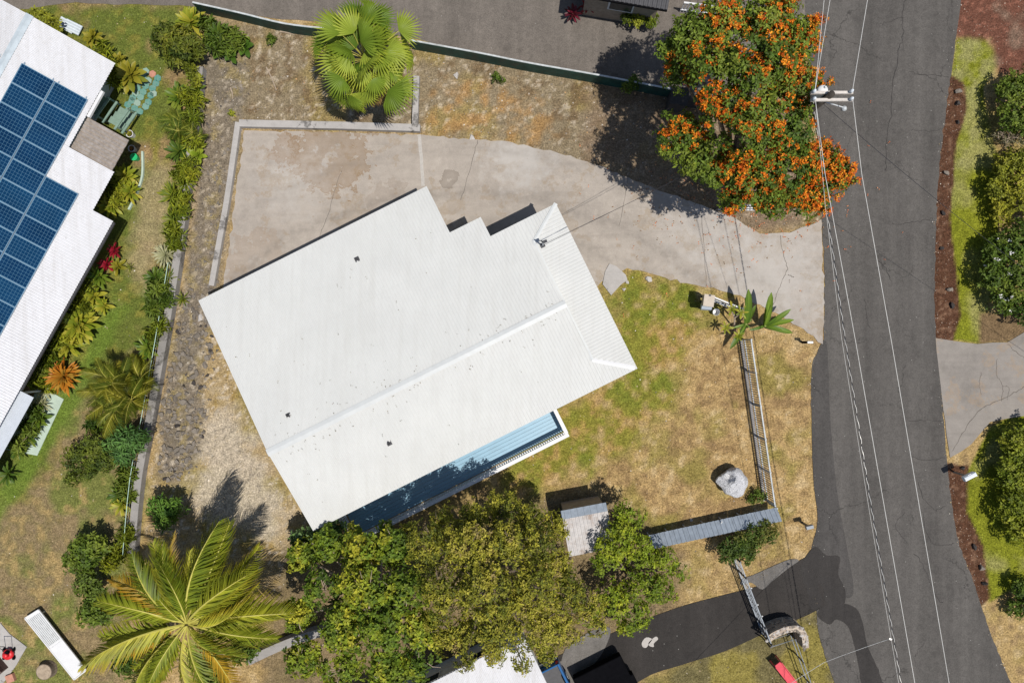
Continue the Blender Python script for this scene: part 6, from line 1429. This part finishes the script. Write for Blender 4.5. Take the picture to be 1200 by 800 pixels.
# pots and bucket
def pot(name, label, px, py, r, h, mat, fill):
    q = P(px, py); t = thing(name, label, 'pot', q); b = part('pot', MB().lathe(q, [(r * 0.75, 0), (r, h), (r * 1.06, h), (r * 1.06, h + 0.03), (r * 0.9, h + 0.03), (r * 0.85, h - 0.03)], 14), MT[mat], t, False)
    if fill:
        part('soil', MB().lathe(q + Vector((0, 0, h - 0.04)), [(r * 0.86, 0), (r * 0.86, 0.015)], 12), MT['soil_pot'], t)
        for k in range(8):
            o = bpy.data.objects.new('leaf', random.choice(STYLES[fill])); C.objects.link(o); o.parent = t; o.location = (0, 0, h); o.rotation_euler = (0, -R(20 + 6 * k), k * 2.4); s_ = r * 1.1; o.scale = (s_, s_, s_)
pot('plant_pot', 'white pot with yellow plant at the foot of the porch steps', 156, 159, 0.17, 0.3, 'white', 'yellow')
pot('plant_pot', 'pale pot with brownish plant between canopy and green bucket', 158, 176, 0.16, 0.28, 'capwhite', 'orange')
pot('green_bucket', 'bright green plastic bucket below the brown canopy', 161, 186, 0.17, 0.3, 'green_plastic', None)
pot('white_pot', 'small white pot among the crotons at the roof edge', 124, 59, 0.13, 0.25, 'white', None)
single('path_edging', wall_line([(168,178),(168,205),(162,225),(152,246)], 0.09, 0.0, 0.12, 4), MT['sagepale'], 'pale green curved edging beside the yellow green rosettes', 'edging', P(164, 215))

# leaf crumbs blown along the ridge of the white roof
rs = np.random.default_rng(230); n_ = 130; uu = rs.uniform(-11.3, 2.4, n_); vv_ = RV + rs.normal(0, 0.55, n_); far = rs.uniform(0, 1, n_) < 0.3
vv_ = np.where(far, rs.uniform(-6.5, 3.2, n_), vv_); vv_ = np.where(np.abs(vv_ - RV) < 0.2, RV + 0.25 * np.sign(vv_ - RV), vv_); uu = np.where(far, rs.uniform(-11.2, -0.6, n_), uu)
pts = np.array([(*HW(a, b), (zNW if b < RV else zSE)(a, b) + 0.035) for a, b in zip(uu, vv_)])
V, F, cc = tuft_leaves(pts, np.tile((0, 0, 1.0), (n_, 1)), 2, 0.05, 0.035, 0.05, np.tile((0.16, 0.13, 0.10), (n_, 1)), rs, bend=0.05)
o = link('roof_litter', npmesh('roof_litter', V, F, cc), MT['petal']); o["kind"] = "stuff"; o["label"] = 'dark leaf crumbs scattered along the white roof ridge'; o["category"] = 'leaf litter'

# ================================================================== litter, gravel, grass
def blocked(x, y):
    b = np.zeros(x.shape, bool)
    for pl in (STREET, DRIVE, UPPER, LOWER, APRON): b |= sdist(x, y, gp(pl)) > 0.05
    b |= sdist(x, y, [tuple(HW(u, v)) for u, v in foot]) > -0.05; b |= sdist(x, y, [tuple(NW_(a, c_)) for a, c_ in nfoot]) > -0.05
    return b
def grass(name, label, n, zf, hmin, hmax, seed, tint=(1, 1, 1), per=5, excl=None):
    rs = np.random.default_rng(seed); x = rs.uniform(-26.5, 26.5, n); y = rs.uniform(-18, 18, n)
    keep = zf(x, y, rs) & ~blocked(x, y); x, y = x[keep], y[keep]; m = len(x)
    col = ground_col(x, y) * np.array(tint)
    px_ = np.repeat(x, per) + rs.normal(0, 0.035, m * per); py_ = np.repeat(y, per) + rs.normal(0, 0.035, m * per)
    a = rs.uniform(0, 2 * np.pi, m * per); h = rs.uniform(hmin, hmax, m * per); lean = rs.uniform(0.3, 1.3, m * per) * h; w = rs.uniform(0.006, 0.013, m * per)
    b = np.stack([px_, py_, np.zeros(m * per)], 1); s_ = np.stack([-np.sin(a) * w, np.cos(a) * w, np.zeros(m * per)], 1); t = b + np.stack([np.cos(a) * lean, np.sin(a) * lean, h], 1)
    V = np.stack([b - s_, b + s_, t], 1).reshape(-1, 3); F = np.arange(len(V)).reshape(-1, 3)
    cc = np.repeat(np.repeat(col, per, 0) * rs.uniform(0.75, 1.5, (m * per, 1)), 3, 0)
    o = link(name, npmesh(name, V, F, np.clip(cc, 0, 0.8)), MT['grass']); o["kind"] = "stuff"; o["label"] = label; o["category"] = "grass"
def zmask(zs, p=1.0):
    def f(x, y, rs):
        m = np.zeros(x.shape)
        for z in zs: m = np.maximum(m, z(x, y))
        return rs.uniform(0, 1, x.shape) < m * p
    return f
Z_YARD = zone([(735,314),(855,343),(964,404),(951,480),(953,610),(940,655),(850,696),(790,712),(640,760),(560,640),(600,480),(690,460)], 0.3, 0.1, 90)
Z_WEST = zone([(240,380),(330,560),(380,650),(330,800),(160,800),(160,640),(240,520)], 0.5, 0.3, 91)
grass('dry_grass', 'dry straw coloured grass of the front yard and verge', 60000, zmask([Z_YARD, Z_LOWG], 0.95), 0.03, 0.09, 201, (1.12, 1.1, 1.05))
grass('rough_grass', 'sparse rough grass on the stony strips', 40000, zmask([Z_WEST, Z_TOPSOIL], 0.35), 0.02, 0.08, 202, (1.1, 1.1, 0.9), 4)
grass('lawn_grass', 'patchy green lawn grass of the neighbour yard', 60000, zmask([Z_LLAWN, Z_LEFT], 0.8), 0.02, 0.06, 203, (1.1, 1.15, 1.0))
grass('roadside_lawn', 'short bright green lawn strip across the street', 220000, zmask([Z_RLAWN, Z_RLAWN2], 1.0), 0.02, 0.045, 204, (1.05, 1.1, 1.0), 4)
def gravel(name, label, n, zf, smin, smax, seed, pal, cat):
    rs = np.random.default_rng(seed); x = rs.uniform(-26.5, 26.5, n); y = rs.uniform(-18, 18, n); keep = zf(x, y, rs) & (~blocked(x, y) | (name == 'road_grit')); x, y = x[keep], y[keep]; m = len(x)
    s_ = smin + (smax - smin) * rs.uniform(0, 1, m) ** 3; base = np.array([(1, 0, 0), (-0.4, 0.85, 0), (-0.6, -0.75, 0), (0.1, 0.05, 0.7)]); a = rs.uniform(0, 6.3, m)
    bb = base[None] * rs.uniform(0.6, 1.3, (m, 4, 1)); ca, sa = np.cos(a)[:, None], np.sin(a)[:, None]
    V = np.stack([bb[..., 0] * ca - bb[..., 1] * sa, bb[..., 0] * sa + bb[..., 1] * ca, bb[..., 2]], 2) * s_[:, None, None] + np.stack([x, y, np.full(m, 0.021 if name == "road_grit" else 0.0)], 1)[:, None]
    i = np.arange(m)[:, None] * 4; F = np.concatenate([i + np.array([[0, 1, 3]]), i + np.array([[1, 2, 3]]), i + np.array([[2, 0, 3]])], 1).reshape(-1, 3)
    pal = np.array(pal); cc = np.repeat(pal[rs.integers(0, len(pal), m)] * rs.uniform(0.7, 1.3, (m, 1)), 4, 0)
    o = link(name, npmesh(name, V.reshape(-1, 3), F, cc), MT['gravel']); o["kind"] = "stuff"; o["label"] = label; o["category"] = cat
GP = [(0.36, 0.32, 0.27), (0.5, 0.46, 0.40), (0.22, 0.19, 0.16), (0.14, 0.12, 0.10), (0.30, 0.22, 0.14)]
gravel('gravel', 'loose pale gravel and rubble beside the white house', 48000, zmask([Z_GRAVW, Z_ROCKY, Z_PALEW], 0.75), 0.010, 0.05, 211, GP, 'gravel')
gravel('rubble', 'dark broken lava rubble between the larger rocks of the bank', 26000, zmask([zone([(222,330),(252,350),(250,430),(238,520),(222,565),(184,562),(190,480),(206,400)], 0.5, 0.3, 92), Z_ROCKY], 0.8), 0.03, 0.12, 215, [(0.09, 0.08, 0.07), (0.14, 0.12, 0.10), (0.2, 0.17, 0.14), (0.06, 0.052, 0.046)], 'rubble')
gravel('road_grit', 'grit and dry leaf bits gathered along the road edges', 90000, lambda x, y, rs: rs.uniform(0, 1, x.shape) < np.clip(1 - np.abs(sdist(x, y, gp(STREET)) + 0.03) / 0.22, 0, 1) * 0.9, 0.008, 0.04, 216, GP + [(0.33, 0.25, 0.12)], 'grit')
gravel('stony_litter', 'stones and dry leaf litter of the strip above the driveway', 50000, zmask([Z_TOPSOIL], 0.5), 0.01, 0.06, 212, GP + [(0.33, 0.2, 0.09), (0.25, 0.13, 0.06)], 'gravel')
gravel('yard_litter', 'small stones and dry bits scattered over the lawns', 60000, zmask([Z_YARD, Z_LEFT, Z_LOWG], 0.10), 0.01, 0.055, 213, GP + [(0.42, 0.33, 0.2)], 'gravel')
gravel('mulch_chips', 'red brown mulch chips and cinders along the street', 160000, zmask([Z_MULCH, Z_MULCH2, Z_CIND], 1.0), 0.012, 0.045, 214, [(0.06, 0.03, 0.018), (0.10, 0.05, 0.03), (0.16, 0.09, 0.06), (0.04, 0.022, 0.016), (0.30, 0.23, 0.18)], 'mulch')
# fallen petals and leaves on driveway and street
rs = np.random.default_rng(221); n_ = 420; qx = rs.normal(860, 70, n_); qy = rs.normal(235, 45, n_); pts = np.array([P(a, b)[:] for a, b in zip(qx, qy)]); pts[:, 2] = 0.045
V, F, cc = tuft_leaves(pts, np.tile((0, 0, 1.0), (n_, 1)), 2, 0.07, 0.05, 0.05, np.array([(0.55, 0.16, 0.06), (0.45, 0.20, 0.10), (0.25, 0.15, 0.08)])[rs.integers(0, 3, n_)], rs, bend=0.02)
V[:, 2] = np.maximum(V[:, 2], 0.039); o = link('fallen_petals', npmesh('fallen_petals', V, F, cc), MT['petal']); o["kind"] = "stuff"; o["label"] = 'fallen orange petals scattered on the driveway'; o["category"] = 'petals'
